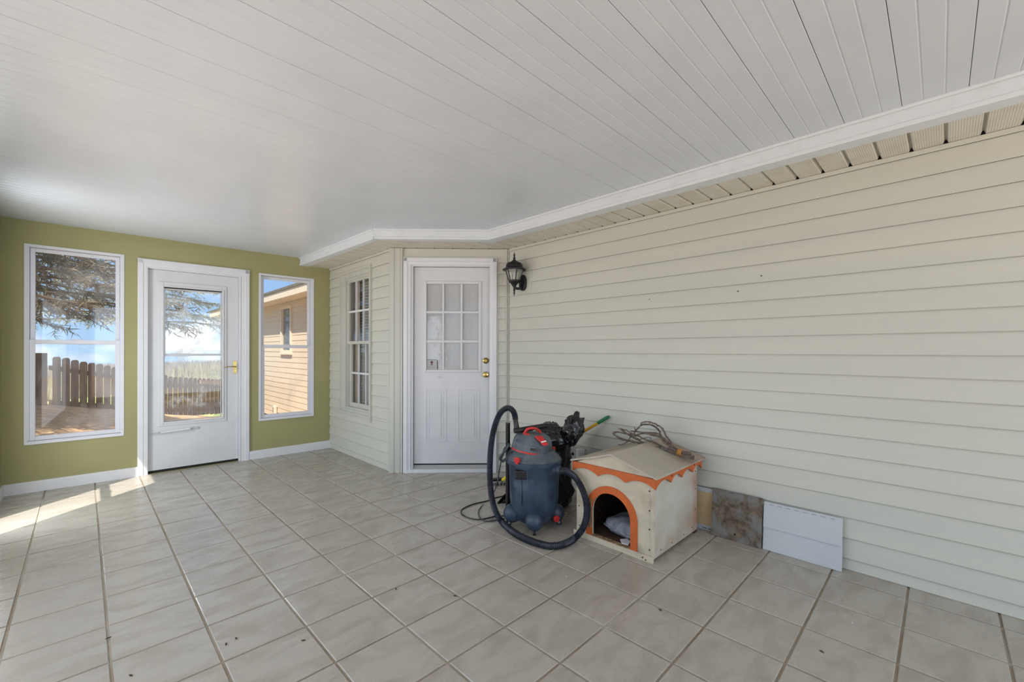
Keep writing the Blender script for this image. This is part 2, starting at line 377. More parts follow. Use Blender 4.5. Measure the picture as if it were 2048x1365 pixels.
def wall_with_holes(mb, x0, x1, z0, z1, y0, y1, holes):
    xs = sorted({x0, x1} | {h[0] for h in holes} | {h[1] for h in holes})
    for a, b in zip(xs, xs[1:]):
        hs = sorted([h for h in holes if h[0] <= a+1e-6 and h[1] >= b-1e-6], key=lambda h: h[2])
        z = z0
        for h in hs:
            if h[2] > z+1e-6: mb.box(a, b, y0, y1, z, h[2])
            z = h[3]
        if z < z1-1e-6: mb.box(a, b, y0, y1, z, z1)
    return mb

# ---- floor
fl = MB(); fl.plan([(XL-.12, YR), (XC+.1, YR), (XC+.1, 5.55), (XL-.12, 5.75)], -.14, -.005)
floor = obj('floor', fl, M_['grout'], label='beige ceramic tiled porch floor with tan grout lines', cat='floor', kind='structure')
TS, TH = .3152, .0056; TX, TY = -.2617, 4.5354
gap = .0095
tb = MB(); hh = (TS-gap)/2; bv = .003
tb.add([(-hh,-hh,-.006),(hh,-hh,-.006),(hh,hh,-.006),(-hh,hh,-.006),(-hh,-hh,-bv),(hh,-hh,-bv),(hh,hh,-bv),(-hh,hh,-bv),
        (-hh+bv,-hh+bv,0),(hh-bv,-hh+bv,0),(hh-bv,hh-bv,0),(-hh+bv,hh-bv,0)],
       [(0,1,5,4),(1,2,6,5),(2,3,7,6),(3,0,4,7),(4,5,9,8),(5,6,10,9),(6,7,11,10),(7,4,8,11),(8,9,10,11)])
tile_me = tb.mesh('tile'); tile_me.materials.append(M_['tile'])
def clip(poly, n, c):
    out = []
    for i in range(len(poly)):
        a = poly[i]; b = poly[(i+1) % len(poly)]; da = a[0]*n[0]+a[1]*n[1]-c; db = b[0]*n[0]+b[1]*n[1]-c
        if da <= 0: out.append(a)
        if da*db < 0:
            t = da/(da-db); out.append((a[0]+(b[0]-a[0])*t, a[1]+(b[1]-a[1])*t))
    return out
ct, st = math.cos(TH), math.sin(TH)
for i in range(-1, 11):
    for j in range(-4, 18):
        ax = (i+.5)*TS; ay = -(j+.5)*TS
        cx = TX+ax*ct-ay*st; cy = TY+ax*st+ay*ct
        P = [(cx+a*ct-b*st, cy+a*st+b*ct) for a, b in ((-hh,-hh),(hh,-hh),(hh,hh),(-hh,hh))]
        if min(p[0] for p in P) > XC or max(p[0] for p in P) < XL: continue
        if all(p[0] > XA and p[1] > YB-(p[0]-XA)*(YB-YC)/(XC-XA) for p in P): continue
        if all(p[1] > gy(p[0]) for p in P): continue
        q = P
        for n, c in (((-1,0), -XL), ((1,0), XC), ((math.tan(-THG), 1), YG+math.tan(-THG)*XA)):
            q = clip(q, n, c)
        if q == P:
            o = obj('tile', tile_me, M_['tile'], floor, M=at(cx, cy, rnd.uniform(-.0006,.0006), TH + PI*rnd.choice((0,1))))
        elif len(q) > 2:
            q = [(x-cx, y-cy) for x, y in q]
            obj('tile', MB().plan(q, -.006, 0), M_['tile'], floor, bevel=.002, M=at(cx, cy, 0))

# ---- ceiling with panels running across the room
BEAM_IN = [(1.838, 5.62), (1.885, 3.736), (2.664, 3.005), (2.704, YR)]
BEAM_OUT = [(1.94, 5.62), (1.935, 3.765), (2.765, 3.04), (2.779, YR)]
def xat(pl, y):
    for (x0, y0), (x1, y1) in zip(pl, pl[1:]):
        if y1 <= y <= y0: return x0+(x1-x0)*(y-y0)/(y1-y0)
    return pl[0][0] if y > pl[0][1] else pl[-1][0]
ce = MB(); ce.plan([(XL-.12, YR), (XC+.1, YR), (XC+.1, 5.66), (XL-.12, 5.78)], ZC+.012, ZC+.06)
ceiling = obj('ceiling', ce, M_['ceil'], label='white vinyl panelled porch ceiling', cat='ceiling', kind='structure')
PW, THC, YP0 = .2116, .0087, .15
def ceil_panel(y0):
    """panel from y0 to y0+PW at x=3 (slightly rotated), profile of three beads"""
    g = .0011; w = PW/3
    pr = [(g, .011), (g, .0012), (g+.0015, 0)]
    for k in (1, 2): pr += [(k*w-.004, 0), (k*w-.0012, .0020), (k*w+.0012, .0020), (k*w+.004, 0)]
    pr += [(PW-g-.0015, 0), (PW-g, .0012), (PW-g, .011)]
    L = []; Rr = []
    for a, z in pr:
        t = math.tan(THC)
        yl = y0+a-(3-XL)*t; yr = y0+a
        xr = xat([(x+.012, y) for x, y in BEAM_IN], y0+a)
        L.append((XL-.01, yl, ZC+z)); Rr.append((xr, yr-(3-xr)*t, ZC+z))
    lim = lambda p: (p[0], min(p[1], gy(p[0])+.03), p[2])
    L = [lim(p) for p in L]; Rr = [lim(p) for p in Rr]; n = len(pr)
    mb = MB(); mb.add(L+Rr, [tuple(range(n)), tuple(range(n, 2*n))]+[(i, (i+1) % n, n+(i+1) % n, n+i) for i in range(n)])
    return mb
n = -13
while YP0+n*PW < 5.62:
    obj('ceiling_panel', ceil_panel(YP0+n*PW), M_['ceil'], ceiling); n += 1

# ---- beam under the ceiling edge and eave soffit
beam = empty('trim_1', at(0,0,0), 'white painted beam edging the porch ceiling along the house eave', 'beam', kind='structure')
for k in range(3):
    a, b, c, d = BEAM_IN[k], BEAM_IN[k+1], BEAM_OUT[k+1], BEAM_OUT[k]
    bm = MB(); bm.plan([a, b, c, d], ZS+.02, ZC+.01)
    bo = obj('beam_run', bm, M_['beam'], beam)
    nn = Vector((b[0]-a[0], b[1]-a[1], 0)).normalized(); s_ = Vector((nn.y, -nn.x, 0))
    if s_.x > 0: s_ = -s_
    A = lambda p, q: (p[0]+s_.x*q, p[1]+s_.y*q)
    obj('beam_cap', MB().plan([A(a,.006), A(b,.006), c, d], ZS-.003, ZS+.0195), M_['beam'], bo, bevel=.003)
    obj('cove_strip', MB().plan([A(a,.016), A(b,.016), b, a], ZC-.014, ZC+.004), M_['beam'], bo, bevel=.006)
WALLP = [(XA, 5.56), (XA, YB), (XC, YC), (XC, YR)]
sof = MB().plan([(1.9,5.6),(XA+.05,5.6),(XA+.05,YB),(XC+.05,YC),(XC+.05,YR),(2.75,YR),(2.75,3.03),(1.9,3.75)], ZS+.02, ZS+.035)
soffit = obj('trim_2', sof, M_['siding_trim'], label='cream vented soffit under the house eave', cat='soffit', kind='structure')
for (xa, ya), (xb, yb) in zip(WALLP, WALLP[1:]):
    obj('wall_gap', MB().plan([(xa-.016, ya), (xa+.004, ya), (xb+.004, yb), (xb-.016, yb)], ZS+.014, ZS+.0199), M_['dark'], soffit)
SP = .1263; y = .0056+SP*44
while y > YR+.02:
    y1, y0 = y-.003, y-SP+.003
    ys = sorted({y0, y1} | {p[1] for p in WALLP+BEAM_OUT if y0 < p[1] < y1})
    ys = [t for t in ys if t <= 5.56]
    if len(ys) > 1:
        g = .016
        prof = [(t, z) for t, z in zip(ys, [ZS]*len(ys))]
        Lf = [(xat(BEAM_OUT, t)-.004, t) for t in ys]; Rt = [(xat(WALLP, t)-.010, t) for t in ys]
        poly = Lf+Rt[::-1]
        mb = MB(); n_ = len(poly); cy_ = (y0+y1)/2
        low = [(px, cy_+(py-cy_)*.88, ZS+.004) for px, py in poly]; top = [(px, py, ZS+.018) for px, py in poly]
        mb.add(low+top, [tuple(range(n_)), tuple(range(n_, 2*n_))]+[(i, (i+1) % n_, n_+(i+1) % n_, n_+i) for i in range(n_)])
        obj('soffit_board', mb, M_['soffit'], soffit)
    y -= SP

# ---- far wall (green) with two windows and a storm door
W1 = (-2.60, -1.955, .415, 2.164); W2 = (-.808, -.202, .427, 2.131); D1 = (-1.80, -.985, 0.0, 2.075)
G0 = -2.84
wf = wall_with_holes(MB(), G0, .02, -.1, ZC+.03, 0, .12, [W1, W2, (D1[0], D1[1], -.0001, D1[3])])
wall_far = obj('wall_far', wf, M_['green'], label='olive green painted end wall with two windows and a white door', cat='wall', kind='structure')
wall_far.matrix_world = FG
def baseboard(name, F, x0, x1, lab):
    mb = MB().xprof([(0, .0), (-.016, .0), (-.016, .085), (-.011, .092), (0, .094)], x0, x1)
    o = obj(name, mb, M_['white'], label=lab, cat='baseboard', kind='structure'); o.matrix_world = F; return o
baseboard('baseboard_far', FG, G0+.01, -1.858, 'white baseboard below the left window of the green wall')
baseboard('baseboard_far', FG, -.902, .0, 'white baseboard below the right window of the green wall')

def framebox(name, M, par, x0, x1, z0, z1, y0, y1, w, mat_, wb=None, wt=None, bevel=.002):
    wb = wb or w; wt = wt or w
    mb = MB(); mb.box(x0, x0+w, y0, y1, z0, z1); mb.box(x1-w, x1, y0, y1, z0, z1); mb.box(x0+w, x1-w, y0, y1, z1-wt, z1); mb.box(x0+w, x1-w, y0, y1, z0, z0+wb)
    return obj(name, mb, mat_, par, bevel=bevel)
def dh_window(name, F, h, rail, lab, gl, kind='structure'):
    x0, x1, z0, z1 = h
    root = empty(name, F @ Matrix.Translation((x0, 0, z0)), lab, 'window', kind=kind)
    W = x1-x0; H = z1-z0; r = rail-z0
    framebox('window_frame', None, root, 0, W, 0, H, -.006, .085, .022, M_['vinyl'], .026)
    mb = MB()
    for s in (0, 1):   # side tracks
        a = .022 if s == 0 else W-.030
        mb.box(a, a+.008, .002, .07, .03, H-.022)
    obj('sash_track', mb, M_['vinyl'], root)
    us = framebox('upper_sash', None, root, .032, W-.032, r-.012, H-.026, .044, .066, .030, M_['vinyl'], .028)
    obj('pane', MB().box(.06, W-.06, .053, .057, r+.01, H-.05), gl, us)
    ls = framebox('lower_sash', None, root, .030, W-.030, .03, r+.026, .016, .040, .034, M_['vinyl'], .036, .034)
    obj('pane', MB().box(.062, W-.062, .027, .031, .06, r-.006), gl, ls)
    obj('sash_lock', MB().box(W/2-.035, W/2+.035, .012, .036, r+.026, r+.034), M_['vinyl'], ls, bevel=.003)
    obj('sill', MB().xprof([(-.012, .0), (.02, .0), (.02, .028), (-.004, .024)], .006, W-.006), M_['vinyl'], root)
    return root
dh_window('window_1', FG, W1, 1.305, 'white double-hung window left of the storm door, looking onto the fence', M_['glass'])
dh_window('window_2', FG, W2, 1.280, 'white double-hung window right of the storm door, looking onto tan siding', M_['glass_r'])

# storm door
dr = empty('door_1', FG @ Matrix.Translation((D1[0], 0, 0)), 'white storm door with tall glass and brass lever handle', 'door', kind='structure')
DW = D1[1]-D1[0]
cs = MB()
def casing(mb, x0, x1, ztop, w, y0=-.018, z0=0.):
    pr = [(0, y0*.9), (w*.06, y0), (w*.52, y0), (w*.58, y0*.78), (w*.94, y0*.70), (w, y0*.6), (w, 0), (0, 0)]
    mb.sweep([(x0+a, b, z0) for a, b in pr], (0, 0, ztop-z0))
    mb.sweep([(x1-a, b, z0) for a, b in pr], (0, 0, ztop-z0))
    mb.sweep([(x0, b, ztop-a) for a, b in pr], (x1-x0, 0, 0))
for nm, rg in (('casing', 0), ):
    casing(cs, -.058, DW+.082, 2.146, .078, -.02)
    obj('casing', cs, M_['white'], dr)
jb = MB(); jb.box(0, .018, -.004, .10, 0, 2.075); jb.box(DW-.018, DW, -.004, .10, 0, 2.075); jb.box(.018, DW-.018, -.004, .10, 2.057, 2.075); obj('jamb', jb, M_['white'], dr)
GX0, GX1, GZ0, GZ1 = -1.655-D1[0], -1.158-D1[0], .508, 1.885
sb = MB(); wall_with_holes(sb, .020, DW-.020, .026, 2.055, .030, .062, [(GX0-.012, GX1+.012, GZ0-.012, GZ1+.012)])
slab = obj('door_slab', sb, M_['steel_door'], dr)
for w_, y0_, nm in ((.042, .020, 'glazing_frame'), (.018, .012, 'glazing_bead')):
    framebox(nm, None, slab, GX0-w_, GX1+w_, GZ0-w_, GZ1+w_+(.012 if w_ > .03 else 0), y0_, .031, w_-.001, M_['steel_door'], bevel=.003)
RZ = 1.193
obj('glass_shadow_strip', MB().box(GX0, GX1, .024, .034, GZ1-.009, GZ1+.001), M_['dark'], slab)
f1 = framebox('upper_glass_sash', None, slab, GX0, GX1, RZ-.012, GZ1-.009, .034, .046, .013, M_['alu'], .022)
obj('pane', MB().box(GX0+.008, GX1-.008, .039, .042, RZ, GZ1-.015), M_['glass_door'], f1)
f2 = framebox('lower_glass_sash', None, slab, GX0, GX1, GZ0, RZ+.006, .046, .058, .009, M_['alu'], .009)
obj('pane', MB().box(GX0+.006, GX1-.006, .051, .054, GZ0+.005, RZ), M_['glass_door'], f2)
obj('weather_gap', MB().box(.018, DW-.018, .034, .060, .0, .026), M_['dark'], dr)
hp = obj('handle_plate', MB().box(-.018, .018, -.004, 0, -.072, .072), M_['brass'], dr, bevel=.010, M=Matrix.Translation((-1.035-D1[0], .030, 1.052)))
obj('lever', MB().tube([(0, 0, .006), (0, -.045, .006), (-.02, -.052, .008), (-.085, -.052, .007), (-.104, -.048, -.004)], [.008,.007,.006,.0055,.004], 10), M_['brass'], hp, True)
for z in (-.058, -.024, .056): obj('screw', MB().tube([(0, -.006, z), (0, -.002, z)], .004, 8), M_['screw'], hp)
cl = obj('door_closer', MB().tube([(.118, .008, .405), (.36, .008, .416)], .012, 12), M_['white'], dr, True)
obj('closer_rod', MB().tube([(-.005, .004, .398), (.12, .008, .405)], .005, 8).tube([(.36, .008, .416), (.385, .010, .417)], .006, 8), M_['alu'], cl, True)
obj('closer_bracket', MB().box(.372, .43, .012, .030, .41, .427).box(.062, .10, .002, .012, .392, .408), M_['alu'], cl, bevel=.002)
for x, z in ((.05, .07), (DW-.05, .075), (.045, 1.93)): obj('screw', MB().tube([(x, .026, z), (x, .031, z)], .005, 8), M_['alu'], slab)

# ---- siding helper
PITCH, Z0S = .1153, .063
def course(z):
    k = math.floor((z-Z0S)/PITCH); return k
def siding(par, spans, ztop, zbot=0., m='siding', pitch=PITCH, z0=Z0S, name='siding_board', lip=.016, cuts=()):
    """spans(zlo, zhi) -> list of (x0, x1); one object for each board piece"""
    k = math.floor((zbot-z0)/pitch)
    while z0+k*pitch < ztop-.004:
        lo_ = max(zbot, z0+k*pitch); hi_ = min(ztop, z0+(k+1)*pitch)
        zz = [lo_]+[c for c in cuts if lo_+.004 < c < hi_-.004]+[hi_]
        for a, b in zip(zz, zz[1:]):
            if b-a < .006: continue
            fr = (a-(z0+k*pitch))/pitch
            ya = -lip+(lip-.005)*fr; yb = -lip+(lip-.005)*(b-(z0+k*pitch))/pitch
            for x0, x1 in spans(a, b):
                mb = MB(); L = [(ya+.0035, a), (ya, a+.004), (yb, b), (0, b), (0, a+.009), (ya+.0035, a+.007)]
                mb.xprof(L, x0, x1)
                obj(name, mb, M_[m], par)
        k += 1

# ---- right (house) wall
wr = obj('wall_right', MB().box(-.05, YC-YR, 0.0, .12, -.1, ZS+.02), M_['dark'], label='long cream clapboard house wall', cat='wall', kind='structure')
wr.matrix_world = FC
siding(wr, lambda a, b: [(.018, YC-YR)], ZS+.002)
obj('corner_channel', MB().box(0, .012, -.022, 0, 0, ZS).box(.012, .018, -.004, 0, 0, ZS), M_['siding_trim'], wr)
for u, v in ((1523,552), (1476,583), (1299,599), (1052,630)):
    p = on_x(u, v, XC-.011); obj('nail_hole', MB().tube([(YC-p.y, -.0165, p.z), (YC-p.y, -.004, p.z)], .0042 if u > 1400 else .003, 8), M_['screw'], wr)

# ---- bay wall with its window
wA = (.327, 1.143, .492, 2.176)
wb_ = wall_with_holes(MB(), 0, YG-YB, -.1, ZS+.02, .0, .12, [(wA[0]+.03, wA[1]-.03, wA[2]+.03, wA[3]-.03)])
wall_bay = obj('wall_bay', wb_, M_['dark'], label='cream clapboard bay wall with a grilled window', cat='wall', kind='structure'); wall_bay.matrix_world = FA
def spA(a, b):
    if b <= wA[2]+.001 or a >= wA[3]-.001: return [(.006, YG-YB-.034)]
    return [(.006, wA[0]-.002), (wA[1]+.008, YG-YB-.034)]
siding(wall_bay, spA, ZS+.002, cuts=(wA[2], wA[3]))
LA = YG-YB
obj('corner_post', MB().box(LA-.034, LA+.0, -.024, 0, 0, ZS), M_['siding_trim'], wall_bay)
# window with grilles
wn3 = empty('window_3', FA @ Matrix.Translation((wA[0], 0, wA[2])), 'cream grilled house window in the bay wall beside the entry door', 'window', kind='structure')
WW = wA[1]-wA[0]; WH = wA[3]-wA[2]
framebox('casing', None, wn3, 0, WW, 0, WH, -.030, .0, .030, M_['siding_trim'], .03, .03)
framebox('brick_mould', None, wn3, .026, WW-.026, .026, WH-.026, -.016, .03, .036, M_['siding_trim'], .032, .055)
framebox('window_frame', None, wn3, .055, WW-.055, .05, WH-.075, .0, .085, .026, M_['siding_trim'], .03, .03)
obj('j_channel', MB().box(WW-.001, WW+.010, -.034, 0, -.035, WH+.004), M_['siding_trim'], wn3)
R3 = 1.332-wA[2]
def grille_sash(nm, x0, x1, z0, z1, y0, y1, w, wb, wt, cols, rows):
    s = framebox(nm, None, wn3, x0, x1, z0, z1, y0, y1, w, M_['siding_trim'], wb, wt)
    gx0, gx1, gz0, gz1 = x0+w, x1-w, z0+wb, z1-wt
    for i in range(1, cols): 
        x = gx0+(gx1-gx0)*i/cols; obj('muntin', MB().box(x-.007, x+.007, y0+.004, y1-.004, gz0, gz1), M_['white'], s)
    for i in range(1, rows):
        z = gz0+(gz1-gz0)*i/rows; obj('muntin', MB().box(gx0, gx1, y0+.003, y1-.005, z-.011, z+.011), M_['white'], s)
    obj('pane', MB().box(gx0-.004, gx1+.004, y1-.008, y1-.004, gz0-.004, gz1+.004), M_['glass_clean'], s)
grille_sash('upper_sash', .150, WW-.052, R3-.018, WH-.10, .014, .040, .030, .036, .03, 3, 2)
grille_sash('lower_sash', .150, WW-.052, .055, R3+.012, .044, .070, .034, .075, .02, 3, 2)
obj('side_jamb', MB().box(.055, .150, .012, .075, .05, WH-.075).box(.055, .14, -.01, .012, .05, WH-.075), M_['siding_trim'], wn3, bevel=.003)
bl = MB()
for k in range(44):
    z = .06+k*.035; bl.add([(.27,.12,z),(WW-.03,.12,z),(WW-.03,.135,z+.034),(.27,.135,z+.034)], [(0,1,2,3)])
obj('blind', bl, M_['blind'], wn3)
cw = MB()
for k in range(12): cw.add([(.08+k*.018, .10+.012*(k % 2), .02), (.08+(k+1)*.018, .10+.012*((k+1) % 2), .02), (.08+(k+1)*.018, .10+.012*((k+1) % 2), WH), (.08+k*.018, .10+.012*(k % 2), WH)], [(0,1,2,3)])
obj('curtain', cw, M_['tan_curtain'], wn3)

# ---- entry wall and door
E0, E1 = .200, 1.006
we = wall_with_holes(MB(), 0, BL+.06, -.1, ZS+.02, 0, .12, [(E0-.02, E1+.02, -.001, 2.115)])
wall_entry = obj('wall_entry', we, M_['dark'], label='angled cream house wall around the white entry door', cat='wall', kind='structure'); wall_entry.matrix_world = FB
siding(wall_entry, lambda a, b: [(1.074, BL-.034)] if b < 2.2 else [(.118, BL-.034)], 2.198)
obj('head_flashing', MB().box(.110, BL-.03, -.020, 0, 2.180, 2.203).box(.110, .116, -.02, 0, 2.196, ZS), M_['siding_trim'], wall_entry)
obj('siding_board', MB().xprof([(-.014, 2.204), (-.009, ZS), (0, ZS), (0, 2.204)], .117, BL-.02), M_['siding'], wall_entry)
obj('corner_post', MB().box(-.02, .108, -.024, 0, 0, ZS).box(-.02, .022, -.030, -.0235, 0, ZS).box(.046, .082, -.028, -.0235, 0, ZS).box(.096, .108, -.034, -.0235, 0, ZS), M_['siding_trim'], wall_entry, bevel=.003)
obj('j_channel', MB().box(1.062, 1.074, -.022, 0, 0, 2.2).box(BL-.034, BL-.022, -.024, 0, 0, ZS).box(BL-.022, BL-.002, -.012, 0, 0, ZS), M_['siding_trim'], wall_entry)
ed = empty('door_2', FB @ Matrix.Translation((E0, 0, 0)), 'white nine-light entry door with two brass locks', 'door', kind='structure')
EW = E1-E0
cs = MB(); casing(cs, .114-E0, 1.060-E0, 2.182, .074, -.036); obj('casing', cs, M_['white'], ed)
jb = MB(); jb.box(-.014, .008, -.01, .10, 0, 2.11); jb.box(EW-.008, EW+.014, -.01, .10, 0, 2.11); jb.box(.0, EW, -.01, .10, 2.098, 2.115); obj('jamb', jb, M_['white'], ed)
obj('door_gap', MB().box(.006, EW-.006, .066, .09, .03, 2.1), M_['dark'], ed)
gx = [.341-E0, .870-E0]; gz = [1.045, 1.923]
hole = (gx[0]-.010, gx[1]+.010, gz[0]-.010, gz[1]+.010)
sb = MB(); wall_with_holes(sb, .012, EW-.010, .080, 2.094, .030, .064, [hole]); es = obj('door_slab', sb, M_['steel_door'], ed)
framebox('lite_frame', None, es, gx[0]-.030, gx[1]+.030, gz[0]-.030, gz[1]+.030, .018, .031, .029, M_['steel_door'], bevel=.006)
cx_ = [.500, .520, .686, .708]; cz_ = [1.320, 1.348, 1.621, 1.647]
for a, b in ((.500,.520), (.686,.708)): obj('muntin', MB().box(a-E0, b-E0, .020, .040, gz[0], gz[1]), M_['steel_door'], es, bevel=.004)
for a, b in ((1.320,1.348), (1.621,1.647)): obj('muntin', MB().box(gx[0], gx[1], .021, .039, a, b), M_['steel_door'], es, bevel=.004)
pg = glass('wavy_entry_glass', .10, .0, hcol=(.7,.7,.7,1))
def wavy(m):
    n = m.node_tree; N = n.nodes; L = n.links
    t = N.new('ShaderNodeTexCoord'); z = N.new('ShaderNodeTexNoise'); z.inputs['Scale'].default_value = 14; L.new(t.outputs['Object'], z.inputs[0])
    b = N.new('ShaderNodeBump'); b.inputs['Strength'].default_value = .12; b.inputs['Distance'].default_value = .02; L.new(z.outputs[0], b.inputs['Height'])
    for q in N:
        if q.type == 'BSDF_GLOSSY': L.new(b.outputs[0], q.inputs['Normal'])
wavy(pg)
for x0, x1 in ((gx[0], .500-E0), (.520-E0, .686-E0), (.708-E0, gx[1])):
    for z0, z1 in ((gz[0], 1.320), (1.348, 1.621), (1.647, gz[1])):
        obj('pane', MB().box(x0-.003, x1+.003, .034, .038, z0-.003, z1+.003), pg, es)
cu = MB(); nn_ = 40
for k in range(nn_):
    xa, xb = gx[0]-.02+(gx[1]-gx[0]+.04)*k/nn_, gx[0]-.02+(gx[1]-gx[0]+.04)*(k+1)/nn_
    cu.add([(xa, .0445+.0006*(k % 2), gz[0]-.02), (xb, .0445+.0006*((k+1) % 2), gz[0]-.02), (xb, .0445+.0006*((k+1) % 2), gz[1]+.02), (xa, .0445+.0006*(k % 2), gz[1]+.02)], [(0,1,2,3)])
obj('curtain', cu, M_['curtain'], es)
def panel(x0, x1, z0, z1):
    mb = MB()
    for (m, y0, y1) in ((0, .0265, .0305), (.03, .0275, .0305)):
        w = .014
        for q in ((x0+m, x0+m+w, z0+m, z1-m), (x1-m-w, x1-m, z0+m, z1-m), (x0+m+w, x1-m-w, z1-m-w, z1-m), (x0+m+w, x1-m-w, z0+m, z0+m+w)):
            mb.box(q[0], q[1], y0, y1, q[2], q[3])
    mb.box(x0+.055, x1-.055, .0255, .0305, z0+.055, z1-.055)
    obj('moulded_panel', mb, M_['steel_door'], es, bevel=.0035)
panel(.326-E0, .545-E0, .300, .848); panel(.655-E0, .884-E0, .300, .848)
for z, nm in ((1.137, 'deadbolt'), (.993, 'door_knob')):
    k = obj(nm, MB().lathe([(.031, 0), (.031, .004), (.026, .009), (.020, .011), (.017, .014), (.016 if nm == 'deadbolt' else .014, .03), (.019 if nm == 'deadbolt' else .026, .036), (.019 if nm == 'deadbolt' else .028, .046), (.012, .052)], 24), M_['brass'], ed, True,
            M=Matrix.Translation((.946-E0, .030, z)) @ Matrix.Rotation(PI/2, 4, 'X'))
    obj('keyhole', MB().box(-.0015, .0015, -.005, .005, .0515, .053), M_['dark'], k)
obj('sill', MB().box(.114-E0, 1.060-E0, -.034, .06, 0, .034), M_['white'], ed, bevel=.003)
obj('threshold', MB().xprof([(-.012, .034), (.066, .034), (.066, .066), (.03, .066)], .0, EW), M_['alu'], ed)
obj('sweep_gap', MB().box(.010, EW-.008, .033, .066, .066, .080), M_['dark'], ed)
stk = obj('sticker', MB().box(0, .108, .0325, .0338, 0, .10), M_['sticker'], es, bevel=.004, M=Matrix.Translation((gx[0]+.001, 0, gz[0]+.001)), label='pale security sticker with dark edge')
obj('sticker_edge', MB().box(.104, .109, .0318, .0324, 0, .094).box(0, .104, .0318, .0324, .097, .100), M_['dark'], stk)
obj('sticker_seal', MB().tube([(.050, .0316, .073), (.050, .0324, .073)], .0145, 20), M_['maroon'], stk)
obj('sticker_print', MB().box(.040, .059, .0316, .0324, .046, .054), M_['dark'], stk)
pr = MB()
for r in range(3):
    x = .016
    while x < .085: wd = rnd.uniform(.006, .013); pr.box(x, x+wd, .0316, .0324, .034-.010*r, .038-.010*r); x += wd+.005
obj('sticker_lettering', pr, M_['ink'], stk)

# ---- left wall (one sunny window near the corner, solid, then unseen openings added to admit light)
WLh = (4.28, 4.88, .05, 2.10)
wl = wall_with_holes(MB(), -2.7, gy(XL)+.1, -.1, ZC+.03, 0, .12, [WLh, (-2.3, 1.05, .25, 2.25), (1.05, 3.58, .25, 1.90)])
wall_left = obj('wall_left', wl, M_['green'], label='olive green side wall just outside the left edge of view', cat='wall', kind='structure'); wall_left.matrix_world = FL
dh_window('window_4', FL, WLh, 1.29, 'white double-hung window in the left side wall letting in the sun', M_['glass_clean'])
baseboard('baseboard_left', FL, 3.2, gy(XL)-.005, 'white baseboard at the foot of the left side wall')
for yy in (-.95, .40, 1.05): obj('opening_post', MB().box(yy-.045, yy+.045, .015, .105, .25, 2.25), M_['white'], wall_left)  # posts dividing the added side opening
obj('added_sun_shade', MB().box(-2.9, 3.38, .12, 1.25, 2.40, 2.46), M_['white'], label='unseen roof overhang added to keep sun out of the side opening', cat='overhang', kind='structure').matrix_world = FL  # added out of view to block sun through the side opening
obj('light_bounce_slab', MB().box(-12, 5.4, .13, 5.5, -.16, .24), M_['bounce_slab'], label='unseen pale slab added to bounce neutral light into the porch', cat='bounce_slab', kind='structure').matrix_world = FL @ Matrix.Translation((0,0,-.30))  # added out of view as a neutral reflector for the ceiling
wrear = wall_with_holes(MB(), XL-.12, XC+.1, -.1, ZC+.03, YR-.12, YR, [(XL+.08, XC-.12, .12, 2.26)])  # wide opening added in the unseen rear wall to let light in
obj('wall_rear', wrear, M_['green'], label='unseen rear end wall with an opening added to admit light', cat='wall', kind='structure')

# ------------------------------------------------------------------ outdoors
def gz_(x, y):
    z = .18-.30*(x+.5) if x > -.5 else .18+.04*(-.5-x)
    z = max(z, -1.15)
    z += .035*mnoise.noise(Vector((x*1.3, y*1.3, 0)))+.012*mnoise.noise(Vector((x*5, y*5, 2)))
    if XL-.2 < x < 6.2 and -4.2 < y < 5.95: z = min(z, -.16)
    return z
FPL, FPR = Vector((-.53, 12.33, 0)), Vector((2.95, 15.9, 0))
fdir = (FPR-FPL).normalized(); fnor = Vector((-fdir.y, fdir.x, 0))
def grid(x0, x1, y0, y1, st, fn):
    nx = int((x1-x0)/st)+1; ny = int((y1-y0)/st)+1; mb = MB()
    v = [(x0+i*st, y0+j*st, fn(x0+i*st, y0+j*st)) for j in range(ny) for i in range(nx)]
    mb.add(v, [(j*nx+i, j*nx+i+1, (j+1)*nx+i+1, (j+1)*nx+i) for j in range(ny-1) for i in range(nx-1)]); return mb
def zone(x, y):
    p = Vector((x, y, 0))-FPL; return p.dot(fnor)
yard = grid(-9, 7, -12, 17, .3, lambda x, y: gz_(x, y) if zone(x, y) < .35 else gz_(x, y)-.5)
obj('yard_ground', yard, M_['straw'], smooth=True, label='sunlit ground covered in tan pine straw outside the porch', cat='ground', kind='structure')
def fz(x, y):
    k = zone(x, y)
    return -.95-.012*max(k, 0)+.05*mnoise.noise(Vector((x*.4, y*.4, 5))) if k > 0 else min(gz_(x, y), -.9)-.3
obj('far_field', grid(-30, 50, 8, 70, 1.0, fz), M_['field'], smooth=True, label='green field sloping away beyond the picket fence', cat='field', kind='structure')
# dry grass along the field's edge
gr = []; gf = []
for k in range(15000):
    x = rnd.uniform(6, 21); p = FPL + fdir*(x*1.6) + fnor*rnd.uniform(12, 17); 
    h = rnd.uniform(.75, 1.35); z = -1.15; wv = rnd.uniform(.04, .10); lean = rnd.uniform(-.25, .25)
    b = len(gr); gr += [(p.x-wv, p.y, z), (p.x+wv, p.y+wv, z), (p.x+lean, p.y+rnd.uniform(-.2,.2), z+h+.35)]; gf.append((b, b+1, b+2))
obj('dry_grass', MB().add(gr, gf), M_['drygrass'], label='pale dry tall grass along the far edge of the field', cat='grass', kind='stuff')

